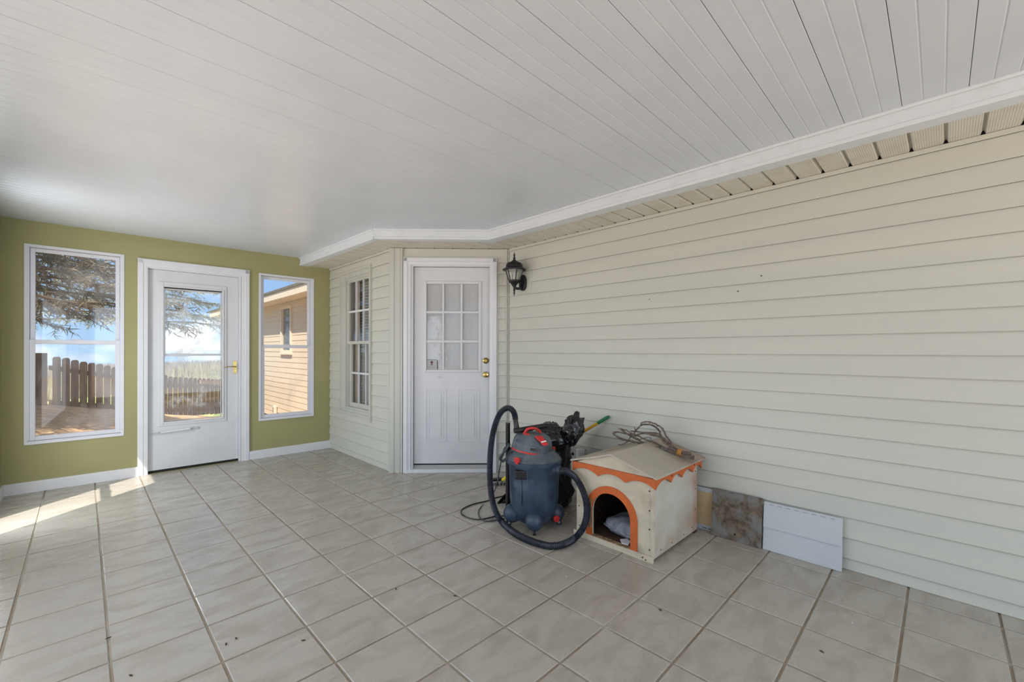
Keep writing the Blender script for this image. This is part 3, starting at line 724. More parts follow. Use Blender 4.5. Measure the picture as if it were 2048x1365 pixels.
# picket fence
fence = empty('picket_fence', Matrix.Translation((FPL.x, FPL.y, gz_(FPL.x, FPL.y))), 'weathered brown dog-ear picket fence running downhill behind the yard', 'fence')
FI = fence.matrix_world.inverted()
FLEN = (FPR-FPL).length
ptop = lambda s: np.interp(s, [0, 1.38, 3.05, FLEN], [1.13, .86, .54, .34])
nk = int(FLEN/.178)
for k in range(nk):
    s = .10+k*.178; c = FPL+fdir*s; zt = float(ptop(s))+rnd.uniform(-.01,.01); w2 = .072; zb = zt-1.06; th = .018
    P = [(-w2, zb), (w2, zb), (w2, zt-.035), (w2-.03, zt), (-w2+.03, zt), (-w2, zt-.035)]
    mb = MB().sweep([(c+fdir*a-FPL-fnor*.02)+Vector((0,0,b-fence.location.z)) for a, b in P], -fnor*th)
    obj('picket', mb, M_['fence'], fence)
for off, nm in ((-.19, 'rail'), (-.86, 'rail')):
    mb = MB(); S = np.linspace(0, FLEN, 14)
    for a, b in zip(S, S[1:]):
        pa = FPL+fdir*a; pb = FPL+fdir*b; za = float(ptop(a))+off; zb = float(ptop(b))+off
        q = [pa+Vector((0,0,za)), pa+Vector((0,0,za-.085)), pa+fnor*.04+Vector((0,0,za-.085)), pa+fnor*.04+Vector((0,0,za))]
        q2 = [pb+Vector((0,0,zb)), pb+Vector((0,0,zb-.085)), pb+fnor*.04+Vector((0,0,zb-.085)), pb+fnor*.04+Vector((0,0,zb))]
        L = [Vector(t)-fnor*.018-fence.location*1.0 for t in q+q2]
        mb.add(L, [(0,1,2,3),(7,6,5,4),(0,4,5,1),(1,5,6,2),(2,6,7,3),(3,7,4,0)])
    obj('rail', mb, M_['fence'], fence)
# front rail visible at the right end, and the corner post
a, b = FLEN-1.0, FLEN
mb = MB().sweep([FPL+fdir*a-fnor*.06+Vector((0,0,float(ptop(a))-.06))-fence.location, FPL+fdir*a-fnor*.06+Vector((0,0,float(ptop(a))-.16))-fence.location,
                 FPL+fdir*a-fnor*.10+Vector((0,0,float(ptop(a))-.16))-fence.location, FPL+fdir*a-fnor*.10+Vector((0,0,float(ptop(a))-.06))-fence.location], fdir*(b-a)+Vector((0,0,float(ptop(b)-ptop(a)))))
obj('rail', mb, M_['fence_rail'], fence)
mb = MB().box(-.09, .09, -.09, .09, -.25, 1.0+.0); pc = obj('corner_post', mb, M_['fence'], fence, bevel=.01, M=Matrix.Translation((-.12, -.12, 0)))
# second run of fence coming towards the house side (left of the post)
f2 = empty('picket_fence', Matrix.Translation((-.72, 12.1, gz_(-.72, 12.1))), 'short run of brown picket fence turning towards the viewer at the corner post', 'fence')
for k in range(14):
    y_ = -.12-k*.178; zt = 1.0+rnd.uniform(-.01,.01)-.0*k
    P = [(-.072, -.2), (.072, -.2), (.072, zt-.035), (.042, zt), (-.042, zt), (-.072, zt-.035)]
    obj('picket', MB().sweep([(.0-.04*k*.178, y_+a, b) for a, b in P], (.018, 0, 0)), M_['fence'], f2)
obj('rail', MB().sweep([(-.045, 0, .30), (-.045, 0, .39), (-.005, 0, .39), (-.005, 0, .30)], (-.10, -2.5, 0)), M_['fence_rail'], f2)
obj('rail', MB().sweep([(-.045, 0, .80), (-.045, 0, .89), (-.005, 0, .89), (-.005, 0, .80)], (-.10, -2.5, 0)), M_['fence_rail'], f2)

# house wall continuing beyond the porch
HY0, HY1 = 5.70, 16.2
FH = frame((XC, HY1, 0), (0,-1,0), (1,0,0))
hw = (HY1-10.33, HY1-9.76, 1.245, 2.15)
hb = wall_with_holes(MB(), 0, HY1-HY0, -.30, 2.3, 0, .15, [hw]).box(.03, HY1-HY0, .02, .12, -1.3, -.30)
house = obj('house_side_wall', hb, M_['dark'], label='tan clapboard side wall of the house beyond the porch', cat='wall', kind='structure'); house.matrix_world = FH
def spH(a, b):
    if b <= hw[2]-.049 or a >= hw[3]+.049: return [(.02, HY1-HY0)]
    return [(.02, hw[0]-.05), (hw[1]+.05, HY1-HY0)]
siding(house, spH, 2.28, -.283, 'house_siding', lip=.012, cuts=(hw[2]-.05, hw[3]+.05))
obj('corner_post', MB().box(-.03, .03, -.03, .03, -.29, 2.28), M_['house_trim'], house)
wnh = empty('window_5', FH @ Matrix.Translation((hw[0], 0, hw[2])), 'narrow dark window in the tan house wall beyond the porch', 'window', kind='structure')
framebox('window_frame', None, wnh, -.055, hw[1]-hw[0]+.055, -.055, hw[3]-hw[2]+.055, -.04, .03, .06, M_['house_trim'])
obj('sill', MB().box(-.08, hw[1]-hw[0]+.08, -.055, .0, -.09, -.05), M_['house_trim'], wnh)
obj('pane', MB().box(0, hw[1]-hw[0], .01, .02, 0, hw[3]-hw[2]), M_['dark_glass'], wnh)
bx = empty('utility_box', FH @ Matrix.Translation((HY1-10.74, -.02, -.126)), 'small tan utility cover low on the house wall outside', 'utility box')
obj('cover', MB().box(-.07, .07, -.05, 0, -.11, .11), M_['house_trim'], bx, bevel=.01)
obj('slot', MB().box(-.05, -.025, -.053, -.049, -.06, .07), M_['dark'], bx)
ev = MB().box(-.02, HY1-HY0, -.32, .0, 2.285, 2.30); ev.box(-.02, HY1-HY0, -.36, -.32, 2.28, 2.42)
eave = obj('trim_3', ev, M_['house_trim'], label='cream eave and fascia along the house roof outside', cat='eave', kind='structure'); eave.matrix_world = FH
rf = MB().sweep([(-.35, -.38, 2.42), (-.35, 3.2, 3.9), (-.35, 3.2, 4.0), (-.35, -.40, 2.46)], (HY1-YR+.7, 0, 0))
roof = obj('house_roof', rf, M_['roof_shingle'], label='grey-green shingle roof of the house', cat='roof', kind='structure'); roof.matrix_world = FH
sh = MB().box(6.2, 6.3, YR-.1, 16.2, -1.2, 3.9).box(XC, 6.3, 16.1, 16.2, -1.2, 2.4).box(XC, 6.3, YR-.2, YR-.1, -.2, 3.9).box(XA+.12, XC+.15, 5.56, 5.70, -.6, 2.6).box(XC+.12, 6.3, YR, 16.2, -.3, -.2).box(XC+.1, 6.3, YR, 16.2, 2.30, 2.34)
sh.plan([(XA+.05,5.7),(XC+.2,5.7),(XC+.2,YC),(XC+.02,YC+.05),(XA+.05,YB+.05)], 2.31, 2.36)
obj('house_shell', sh, M_['slab'], label='dim closed-up house interior behind the porch wall', cat='house', kind='structure')

# conifer trees beyond the windows
def conifer(name, base, H, z0, nb, rad, mneedle, seed, lab, droop=.35, twn=16, az0=None, tl=.34, nl=.075):
    R = random.Random(seed)
    root = empty(name, Matrix.Translation(base), lab, 'tree', 'trees beyond the porch windows')
    obj('trunk', MB().tube([(0,0,-.3), (.03,.02,H*.3), (.0,.05,H*.7), (0,0,H)], [.20,.17,.10,.03], 12), M_['bark'], root, True)
    br = MB(); nv = []; nf = []
    for k in range(nb):
        q = k/nb; z = z0+(H-z0)*q**1.15; az = (k*2.39996+R.uniform(-.3,.3)); L = rad*(1-.72*q)*R.uniform(.75,1.12)
        dv = Vector((math.cos(az), math.sin(az), 0)); P = []
        for i in range(9):
            t = i/8; P.append(Vector((0,0,z))+dv*L*t+Vector((0,0,L*(.10*t-droop*t*t)))+Vector((R.uniform(-.05,.05), R.uniform(-.05,.05), R.uniform(-.03,.03)))*t)
        br.tube(P, [.030*(1-.85*i/8)+.003 for i in range(9)], 5)
        for j in range(twn):
            t = .18+.82*(j+R.random())/twn; i = min(int(t*8), 7); c = P[i].lerp(P[i+1], t*8-i)
            side = R.choice((-1,1)); ta = az+side*R.uniform(.35,1.1); tL = tl*R.uniform(.6,1.3)*(1.15-.5*t)
            tv = Vector((math.cos(ta), math.sin(ta), R.uniform(-.75,.05))).normalized()
            e = c+tv*tL; br.tube([c, c.lerp(e,.5)+Vector((0,0,.015)), e], [.006,.004,.002], 3)
            for m in range(13):
                f = .1+.9*m/12; p = c.lerp(e, f)
                nd = (tv*.6+Vector((R.uniform(-1,1), R.uniform(-1,1), R.uniform(-1,.6)))).normalized()*nl*R.uniform(.7,1.5)
                sd = nd.cross(Vector((R.uniform(-1,1),R.uniform(-1,1),R.uniform(-1,1)))).normalized()*(.010 if mneedle.name.startswith('olive') else .014)
                b = len(nv); nv += [tuple(p-sd), tuple(p+sd), tuple(p+nd)]; nf.append((b,b+1,b+2))
    obj('branches', br, M_['bark'], root, True)
    obj('foliage', MB().add(nv, nf), mneedle, root, kind='stuff')
    return root
conifer('conifer_tree', (-2.05, 9.7, .2), 6.0, 1.75, 170, 3.5, M_['needles'], 3, 'brown drooping conifer close outside the left window', .20, 34, tl=.46, nl=.12)
conifer('conifer_tree', (1.0, 18.2, -1.0), 9.5, 3.15, 80, 3.3, M_['needles2'], 11, 'grey-green conifer farther off, seen through the storm door glass', .16, 24, tl=.5, nl=.13)


# ------------------------------------------------------------------ wall lantern
LYc = 2.925
lan = empty('wall_lantern', frame((XC, LYc, 1.905), (0,-1,0), (1,0,0)), 'black carriage lantern with clear panes on the clapboard beside the entry door', 'lantern')
obj('mounting_block', MB().box(-.095, .095, -.022, -.002, -.105, .110), M_['siding_trim'], lan, bevel=.006)
obj('back_plate', MB().sweep([(.045*math.cos(2*PI*k/28)*1.0, -.022, .078*(abs(math.sin(2*PI*k/28))**.8)*(1 if math.sin(2*PI*k/28) > 0 else -1)) for k in range(28)], (0, -.028, 0)), M_['black_metal'], lan, bevel=.008)
LX, LYo = -.026, -.128
obj('arm', MB().tube(spline([(0,-.04,-.02), (0,-.07,-.055), (LX*.6,-.10,-.06), (LX,LYo,-.045), (LX,LYo,-.01)], 6), .013, 10), M_['black_metal'], lan, True)
lc = (LX, LYo, 0)
obj('lower_finial', MB().lathe([(.001,-.135),(.006,-.12),(.009,-.10),(.006,-.085),(.013,-.078),(.007,-.068),(.012,-.05),(.020,-.035),(.030,-.02),(.050,.0),(.056,.012),(.056,.020)], 8, lc), M_['black_metal'], lan, True)
zt, zb = .125, .018; rt, rb = .088, .054
for k in range(6):
    a = 2*PI*(k+.5)/6
    obj('cage_bar', MB().tube([(LX+rb*math.cos(a), LYo+rb*math.sin(a), zb), (LX+rt*math.cos(a), LYo+rt*math.sin(a), zt)], .0055, 6), M_['black_metal'], lan)
    b = 2*PI*(k+1.5)/6
    obj('pane', MB().add([(LX+rb*math.cos(a), LYo+rb*math.sin(a), zb), (LX+rb*math.cos(b), LYo+rb*math.sin(b), zb), (LX+rt*math.cos(b), LYo+rt*math.sin(b), zt), (LX+rt*math.cos(a), LYo+rt*math.sin(a), zt)], [(0,1,2,3)]), M_['lamp_glass'], lan)
roofm = obj('roof_cap', MB().lathe([(.114,.116),(.116,.122),(.096,.132),(.084,.140),(.082,.160),(.074,.178),(.058,.190),(.032,.195),(.030,.204),(.024,.206)], 24, lc), M_['black_metal'], lan, True)
obj('finial', MB().lathe([(.024,.204),(.014,.216),(.009,.226),(.014,.236),(.007,.244),(.009,.262),(.004,.278),(.001,.292)], 12, lc), M_['black_metal'], roofm, True)
obj('socket', MB().lathe([(.013,.018),(.013,.055),(.010,.058)], 12, lc), M_['white'], lan, True)
obj('bulb', MB().lathe([(.008,.055),(.014,.070),(.017,.085),(.012,.105),(.002,.116)], 12, lc), M_['lamp_glass'], lan, True)

# ------------------------------------------------------------------ dog house
DX0, DX1, DY0, DY1 = 2.345, 2.975, 1.205, 1.752
dog = empty('dog_house', at(DX0, DY0, 0), 'cream wooden dog house with orange scalloped trim and arched doorway', 'dog house')
LX_, LY_ = DX1-DX0, DY1-DY0           # local x = depth, y = width (towards left in view)
ZE = .49
def arch_panel(y0, y1, z0, z1, cy, r, zc, zb, x0, x1, nseg=24):
    inner = [(cy-r, zb)] + [(cy-r*math.cos(PI*k/nseg), zc+r*math.sin(PI*k/nseg)) for k in range(nseg+1)] + [(cy+r, zb)]
    outer = [(y0, zb)]
    for k in range(nseg+1):
        a = PI*k/nseg; dy, dz = -math.cos(a), math.sin(a)
        t = min([((y1-cy)/dy if dy > 1e-6 else 1e9), ((y0-cy)/dy if dy < -1e-6 else 1e9), ((z1-zc)/dz if dz > 1e-6 else 1e9)])
        outer.append((cy+dy*t, zc+dz*t))
    outer.append((y1, zb)); n = len(inner); mb = MB()
    v = [(x0,)+p for p in inner]+[(x0,)+p for p in outer]+[(x1,)+p for p in inner]+[(x1,)+p for p in outer]; f = []
    for i in range(n-1):
        f += [(i, i+1, n+i+1, n+i), (2*n+i, 3*n+i, 3*n+i+1, 2*n+i+1), (i, 2*n+i, 2*n+i+1, i+1), (n+i, n+i+1, 3*n+i+1, 3*n+i)]
    mb.add(v, f); mb.box(x0, x1, y0, y1, z0, zb)
    # square corners lost by the fan
    mb.sweep([(x0, y0, z1), (x0,)+outer[[i for i, p in enumerate(outer) if abs(p[1]-z1) < 1e-6][0]], (x0,)+outer[[i for i, p in enumerate(outer) if abs(p[0]-y0) < 1e-6][-1]]], (x1-x0, 0, 0))
    mb.sweep([(x0, y1, z1), (x0,)+outer[[i for i, p in enumerate(outer) if abs(p[1]-z1) < 1e-6][-1]], (x0,)+outer[[i for i, p in enumerate(outer) if abs(p[0]-y1) < 1e-6][0]]], (x1-x0, 0, 0))
    return mb
ACY, AR, AZC = 1.486-DY0, .140, .198
front = obj('front_panel', arch_panel(0, LY_, .0, ZE, ACY, AR, AZC, .036, 0, .014), M_['cream_ply'], dog)
obj('gable_panel', MB().sweep([(0, -.01, ZE), (0, LY_+.012, ZE), (0, LY_*.68, ZE+.068), (0, LY_*.54, ZE+.092), (0, LY_*.44, ZE+.086), (0, LY_*.25, ZE+.045)], (.014, 0, 0)), M_['cream_ply'], dog)
obj('side_panel', MB().box(.014, LX_, 0, .014, .016, ZE), M_['side_ply'], dog)
obj('side_panel', MB().box(.014, LX_, LY_-.014, LY_, .016, ZE), M_['side_ply'], dog)
obj('back_panel', MB().sweep([(LX_-.012, .014, .016), (LX_-.012, LY_-.014, .016), (LX_-.012, LY_-.014, ZE), (LX_-.012, LY_*.5, ZE+.085), (LX_-.012, .014, ZE)], (.012, 0, 0)), M_['darkwood'], dog)
obj('floor_board', MB().box(.014, LX_-.012, .014, LY_-.014, .016, .032), M_['darkwood'], dog)
obj('lining', MB().box(.0145, LX_-.012, .0145, .016, .032, ZE), M_['darkwood'], dog); obj('lining', MB().box(.0145, LX_-.012, LY_-.016, LY_-.0145, .032, ZE), M_['darkwood'], dog)
obj('base_board', MB().box(-.016, 0, -.008, LY_+.016, 0, .036), M_['cream_ply'], dog, bevel=.003)
for q in ((LX_-.05, LX_-.005, -.002, .03, 0, .016), (LX_-.05, LX_-.005, LY_-.03, LY_+.002, 0, .016)): obj('base_foot', MB().box(*q), M_['darkwood'], dog)
obj('corner_batten', MB().box(-.006, .010, -.010, .010, .036, ZE-.05), M_['cream_ply'], dog, bevel=.002)
# arch trim
def ring(r0, r1, cy, zc, zb, x0, x1, n=28, legs=(1,1)):
    def path(r): return [(cy-r, zb)]+[(cy-r*math.cos(PI*k/n), zc+r*math.sin(PI*k/n)) for k in range(n+1)]+[(cy+r, zb)]
    A, B = path(r0), path(r1); m = len(A); v = [(x0,)+p for p in A]+[(x0,)+p for p in B]+[(x1,)+p for p in A]+[(x1,)+p for p in B]; f = []
    for i in range(m-1): f += [(i, i+1, m+i+1, m+i), (2*m+i, 3*m+i, 3*m+i+1, 2*m+i+1), (i, 2*m+i, 2*m+i+1, i+1), (m+i, m+i+1, 3*m+i+1, 3*m+i)]
    f += [(0, m, 3*m, 2*m), (m-1, 3*m-1, 4*m-1, 2*m-1)]
    return MB().add(v, f)
obj('arch_trim', ring(AR, .184, ACY, AZC, .036, -.010, .0), M_['orange'], dog, label='orange arch trim')
wd = MB()
for k in range(9):
    z = .085+k*.021; wd.box(-.0115-.002*rnd.random(), -.0095, ACY+AR-.002, ACY+AR+.016+.016*math.sin(PI*(k+.5)/9)+.006*rnd.random(), z, z+.0212)
obj('chewed_edge', wd, M_['rawwood'], dog, label='chewed bare wood edge of the doorway')
obj('door_sill', MB().box(-.014, .02, ACY-AR, ACY+AR, .030, .041), M_['rawwood'], dog)
# scalloped fascia
def scallop(ends, zt, cusp, arc, nper=10):
    """ends: list of positions of cusps incl. ends"""
    P = []
    for a, b in zip(ends, ends[1:]):
        for k in range(nper):
            t = k/nper; P.append((a+(b-a)*t, cusp+(arc-cusp)*math.sin(PI*t)**.75))
    P.append((ends[-1], cusp)); return [(ends[0], zt)]+P+[(ends[-1], zt)]
ptsF = scallop([-.022, 1.379-DY0, 1.575-DY0, LY_+.026], ZE+.004, .432, .463)
def strip(P, fn, th):
    n = len(P); zt_ = P[0][1]; mb = MB(); v = []; 
    B = P[1:-1]
    for a, z in B: v += [fn(a, z, 0), fn(a, zt_, 0), fn(a, z, th), fn(a, zt_, th)]
    f = []
    for i in range(len(B)-1):
        o = i*4; q = o+4; f += [(o, q, q+1, o+1), (o+2, o+3, q+3, q+2), (o, o+2, q+2, q), (o+1, q+1, q+3, o+3)]
    e = (len(B)-1)*4; f += [(0,1,3,2), (e,e+2,e+3,e+1)]
    return mb.add(v, f)
obj('fascia', strip(ptsF, lambda a, z, t: (-.014+t, a, z), .012), M_['orange'], dog, label='orange scalloped fascia board')
ptsS = scallop([-.0019, 2.541-DX0, 2.693-DX0, 2.859-DX0, LX_+.025], ZE+.004, .432, .470)
obj('fascia', strip(ptsS, lambda a, z, t: (a, -.022+t, z), .012), M_['orange'], dog, label='orange scalloped fascia board')
obj('fascia', strip(ptsS, lambda a, z, t: (a, LY_+.016+t, z), .012), M_['orange'], dog, label='orange scalloped fascia board')
# bowed roof panels
RY = LY_*.5
def roofp(y0, y1, z0, z1, nm):
    n = 10; mb = MB(); v = []
    for i in range(n+1):
        t = i/n; yy = y0+(y1-y0)*t; zz = z0+(z1-z0)*(t+.10*math.sin(PI*t)*(1 if t > .3 else .5)*-.3)
        for xx in (-.024, LX_+.048): v += [(xx, yy, zz), (xx, yy, zz+.010)]
    f = []
    for i in range(n):
        o = i*4; q = o+4; f += [(o+1, o+3, q+3, q+1), (o, q, q+2, o+2), (o, o+1, q+1, q), (o+2, q+2, q+3, o+3)]
    f += [(0,2,3,1), (4*n, 4*n+1, 4*n+3, 4*n+2)]
    return obj(nm, mb.add(v, f), M_['roof_ply'], dog, True)
ro = roofp(-.036, RY, ZE+.004, ZE+.094, 'roof_panel'); roofp(LY_+.036, RY, ZE+.004, ZE+.094, 'roof_panel')
for (x, yv, z) in ((-.002,.02,.415),(-.002,.02,.30),(-.002,.02,.19),(-.002,.02,.07),(-.002,LY_-.02,.2),(-.002,LY_-.025,.07),(-.018,.035,.012),(-.018,.055,.02)):
    obj('screw', MB().tube([(x-.002, yv, z), (x+.004, yv, z)], .0042, 7), M_['screw'], dog)
for (x, z) in ((.02,.31),(.02,.19),(.02,.07),(.10,.045),(.25,.04),(.42,.04),(.55,.05),(.60,.16),(.60,.30),(.60,.42)):
    obj('screw', MB().tube([(x, -.002, z), (x, .004, z)], .0042, 7), M_['screw'], dog)
for (x, yv, z) in ((-.004,-.001,.47),(.2,-.024,.475),(.53,-.024,.48)): obj('screw', MB().tube([(x, yv-.001, z), (x, yv+.004, z)], .006, 7), M_['screw'], dog)
# cushion in the doorway
def pill(p): return 1+.05*mnoise.noise(p*3)
cuo = empty('cushion', Matrix.Translation((DX0+.20, DY0+.235, .034)) @ Matrix.Rotation(math.radians(-6), 4, 'Z'), 'dirty grey pet cushion lying inside the dog house doorway', 'cushion')
def cush(ax, ay, az):
    mb = MB(); n1, n2 = 24, 14; v = []
    for i in range(n2+1):
        th = PI*i/n2
        for k in range(n1):
            a = 2*PI*k/n1; c, s_ = math.cos(a), math.sin(a)
            sx = abs(c)**.55*(1 if c > 0 else -1); sy = abs(s_)**.55*(1 if s_ > 0 else -1)
            rr = math.sin(th)**.7; q = 1+.10*mnoise.noise(Vector((c*2, s_*2, i*.4)))
            v.append((ax*sx*rr*q, ay*sy*rr*q, az*math.cos(th)*(1+.35*mnoise.noise(Vector((c*rr*3, s_*rr*3, 7))))+az))
    f = [(i*n1+k, (i+1)*n1+k, (i+1)*n1+(k+1) % n1, i*n1+(k+1) % n1) for i in range(n2) for k in range(n1)]
    return mb.add(v, f)
obj('cover', cush(.14, .17, .055), M_['cushion'], cuo, True)
obj('piping', MB().tube([(.143*math.copysign(abs(math.cos(a))**.5, math.cos(a)), .173*math.copysign(abs(math.sin(a))**.5, math.sin(a)), .05+.008*math.sin(3*a)) for a in [2*PI*k/48 for k in range(48)]], .005, 6, True), M_['cushion'], cuo, True)
obj('cushion', cush(.12, .12, .05), M_['cushion'], None, True, label='second crumpled grey cushion at the back of the dog house', cat='cushion', M=Matrix.Translation((DX0+.45, DY0+.20, .034)) @ Matrix.Rotation(.3, 4, 'Y'))
obj('paper_scrap', MB().sweep([(0,0,0),(.05,.01,.0),(.07,.05,.0),(.03,.075,.0),(-.01,.04,.0)], (0,0,.006)), M_['flake'], None, label='small white scrap on the dog house floor by the sill', cat='scrap', M=Matrix.Translation((DX0+.02, DY0+.17, .042)))

# vine bundle on the roof
TXP = 2.82
def tw(px, py, dx=0): return on_x(1200+px/9.309, 820+py/9.309, TXP+dx)
vine = empty('vine_bundle', Matrix.Translation((TXP, 1.30, .54)), 'looped bundle of dry grapevine tied with orange twine on the dog house roof', 'vine bundle')
VI = Vector((TXP, 1.30, .54))
strands = [
 ([(1760,885),(1600,850),(1480,800),(1300,770),(1100,720),(900,670),(700,615),(520,575),(400,545),(300,490),(245,440),(290,415),(420,430),(560,460),(700,470)], .0065, 0),
 ([(1740,910),(1600,880),(1480,825),(1250,760),(1000,690),(800,640),(620,590),(470,560),(330,505),(262,450),(330,420),(480,450),(640,520),(760,560)], .006, -.012),
 ([(1690,800),(1480,770),(1400,720),(1300,640),(1220,560),(1130,470),(1090,380),(1020,310),(930,275),(850,270),(780,285),(720,330),(660,400),(640,440)], .006, .01),
 ([(1720,830),(1480,760),(1380,690),(1300,580),(1240,500),(1180,390),(1110,310),(1020,260),(900,225),(840,225),(780,250),(750,300),(700,360)], .005, -.004),
 ([(1700,870),(1490,800),(1400,740),(1290,660),(1180,540),(1100,455),(960,430),(850,425),(700,410),(560,395)], .0055, .018),
 ([(1680,820),(1480,780),(1350,720),(1200,600),(1110,510),(980,470),(850,440),(760,450),(650,480),(540,470),(440,400),(340,350)], .007, .0),
 ([(1640,860),(1470,810),(1200,700),(1000,610),(850,560),(720,500),(600,450),(480,380),(350,350)], .005, .012),
 ([(1750,870),(1500,830),(1290,745),(1080,700),(900,650),(780,600),(650,540),(540,470)], .006, .004),
 ([(540,570),(470,620),(400,655),(340,650)], .004, -.02),
 ([(640,440),(655,380),(640,330)], .0035, .0),
 ([(560,460),(560,510),(540,570)], .0035, -.01),
 ([(940,520),(950,545),(900,520),(820,530),(760,550)], .003, .01),
 ([(1060,310),(1080,290),(1120,310),(1190,360)], .003, 0),
]
for P, rr, dx in strands:
    pts = spline([tw(a+rnd.uniform(-4,4), b+rnd.uniform(-4,4), dx+rnd.uniform(-.006,.006))-VI for a, b in P], 5)
    for i, p in enumerate(pts): p += Vector((mnoise.noise(Vector((i*.7, rr*900, 1))), mnoise.noise(Vector((i*.7, rr*900, 4))), mnoise.noise(Vector((i*.7, rr*900, 9)))))*.004
    obj('vine', MB().tube(pts, [1.45*rr*(1-.45*i/len(pts))*(1+.25*mnoise.noise(Vector((i*1.3, dx*99, 0)))) for i in range(len(pts))], 6), M_['twig'], vine, True)
c = tw(1490, 800)-VI
ax = (tw(1740, 880)-tw(1400, 770)).normalized()
tmb = MB()
for k in range(5):
    o_ = c+ax*(k-2)*.006; e1 = ax.orthogonal().normalized(); e2 = ax.cross(e1)
    tmb.tube([o_+(e1*math.cos(2*PI*j/16)+e2*math.sin(2*PI*j/16))*.020 for j in range(16)], .0032, 5, True)
obj('twine', tmb, M_['twine'], vine, True)

# ------------------------------------------------------------------ boards leaning on the house wall
sl_ = empty('slate_tile', at(2.990, .967, 0), 'square brown mottled slate tile leaning against the clapboard', 'slate tile')
def jag(n, a): return [rnd.uniform(-a, a) for _ in range(n)]
ou = []
for (a, b) in (((-.152, 0), (.152, 0)), ((.152, 0), (.154, .31)), ((.154, .31), (-.150, .31)), ((-.150, .31), (-.152, 0))):
    for k in range(7): t = k/7; ou.append((a[0]+(b[0]-a[0])*t+rnd.uniform(-.0015,.0015), max(0, a[1]+(b[1]-a[1])*t+rnd.uniform(-.0015,.0015))))
obj('slab', MB().sweep([(0, yy, zz) for yy, zz in ou], (.011, 0, 0)), M_['slate'], sl_, bevel=.002, M=Matrix.Rotation(math.radians(7), 4, 'Y'))
obj('chip', MB().lathe([(.007, 0), (.003, .002)], 7), M_['dark'], sl_, M=Matrix.Rotation(math.radians(7), 4, 'Y') @ Matrix.Translation((-.0005, .002, .045)) @ Matrix.Rotation(-PI/2, 4, 'Y'))
vo = empty('siding_offcut', at(3.006, .62, 0), 'white vinyl siding offcut leaning on the wall right of the slate tile', 'siding offcut')
RV = Matrix.Rotation(math.radians(6), 4, 'Y')
obj('panel', MB().sweep([(0, .190, .0), (.004, .190, .135), (-.004, .190, .137), (.0, .190, .262), (.003, .190, .262), (-.001, .190, .137), (.007, .190, .135), (.003, .190, .0)], (0, -.397, 0)), M_['white_vinyl'], vo, M=RV)
obj('lower_lip', MB().box(-.006, .004, -.207, .190, .0, .012), M_['white_vinyl'], vo, bevel=.003, M=RV)
nh = MB()
hem = obj('nailing_hem', MB().box(.001, .004, -.207, .190, .262, .292), M_['white_vinyl'], vo, M=RV)
for k in range(9): obj('nail_slot', MB().box(-.0005, .001, .18-k*.044, .204-k*.044, .276, .281), M_['plastic_grey'], hem)
pl = empty('plywood_scrap', at(3.042, 1.165, 0), 'knotty plywood scrap in white channel propped beside the dog house', 'plywood')
obj('panel', MB().box(0, .009, -.045, .075, .022, .262), M_['pine_ply'], pl)
obj('channel', MB().box(-.003, .010, -.050, .075, 0, .034).box(-.002, .010, -.066, -.040, .0, .285).box(-.002, .010, -.066, .075, .262, .290), M_['white_vinyl'], pl, bevel=.002)
obj('channel_slot', MB().box(-.0038, -.0028, -.04, -.012, .012, .016).box(-.0038, -.0028, 0, .03, .012, .016), M_['dark'], pl)
ob = empty('outlet_box', frame((XC, 2.281, .338), (0,-1,0), (1,0,0)), 'grey electrical outlet with two dark sockets low on the clapboard', 'outlet')
obj('box', MB().box(-.085, .085, -.075, -.018, -.055, .055), M_['plastic_grey'], ob, bevel=.008)
for x in (-.045, .0): obj('socket', MB().tube([(x, -.077, .006), (x, -.070, .006)], .014, 14), M_['dark'], ob)
obj('cover_edge', MB().box(.035, .087, -.079, -.018, -.057, .057), M_['white'], ob, bevel=.006)

# ------------------------------------------------------------------ broom behind the vacuum
b0 = on_z(1003, 962, .045); b1 = Vector((XC-.03, 1.944, .703)); bd = (b1-b0).normalized()
brm = empty('push_broom', Matrix.Translation((b0.x, b0.y, 0)), 'yellow-handled broom with green grip leaning across the corner to the wall', 'broom')
rel = lambda p: Vector(p)-Vector((b0.x, b0.y, 0))
h0 = b0+bd*.062
obj('handle', MB().tube([rel(h0+bd*.10), rel(b1-bd*.10)], .012, 12), M_['yellow'], brm, True)
obj('grip', MB().tube([rel(b1-bd*.115), rel(b1-bd*.02), rel(b1)], [.0135,.0135,.009], 12), M_['green_cap'], brm, True)
obj('socket', MB().tube([rel(h0-bd*.06), rel(h0-bd*.045), rel(h0+bd*.11)], [.010,.017,.015], 12), M_['yellow2'], brm, True)
obj('socket_band', MB().tube([rel(h0-bd*.062), rel(h0-bd*.05)], .018, 12), M_['green_cap'], brm, True)
hl = on_z(978, 966, .03); hr = on_z(1040, 962, .03); hv = (hr-hl).normalized(); hs = Vector((-hv.y, hv.x, 0))*.028
obj('head', MB().sweep([rel(hl-hs)+Vector((0,0,.012)), rel(hl+hs)+Vector((0,0,.012)), rel(hl+hs)+Vector((0,0,.035)), rel(hl-hs)+Vector((0,0,.035))], hr-hl+Vector((0,0,.006))), M_['blackp'], brm, bevel=.008)
bs = MB()
for k in range(90):
    t = rnd.random(); p = hl.lerp(hr, t)+hs*rnd.uniform(-.8,.8); p.z = .024; q = p+Vector((rnd.uniform(-.01,.01), rnd.uniform(-.01,.01), -.024)); bs.tube([rel(p), rel(q)], .0018, 4)
obj('bristles', bs, M_['blackp'], brm, kind='stuff')

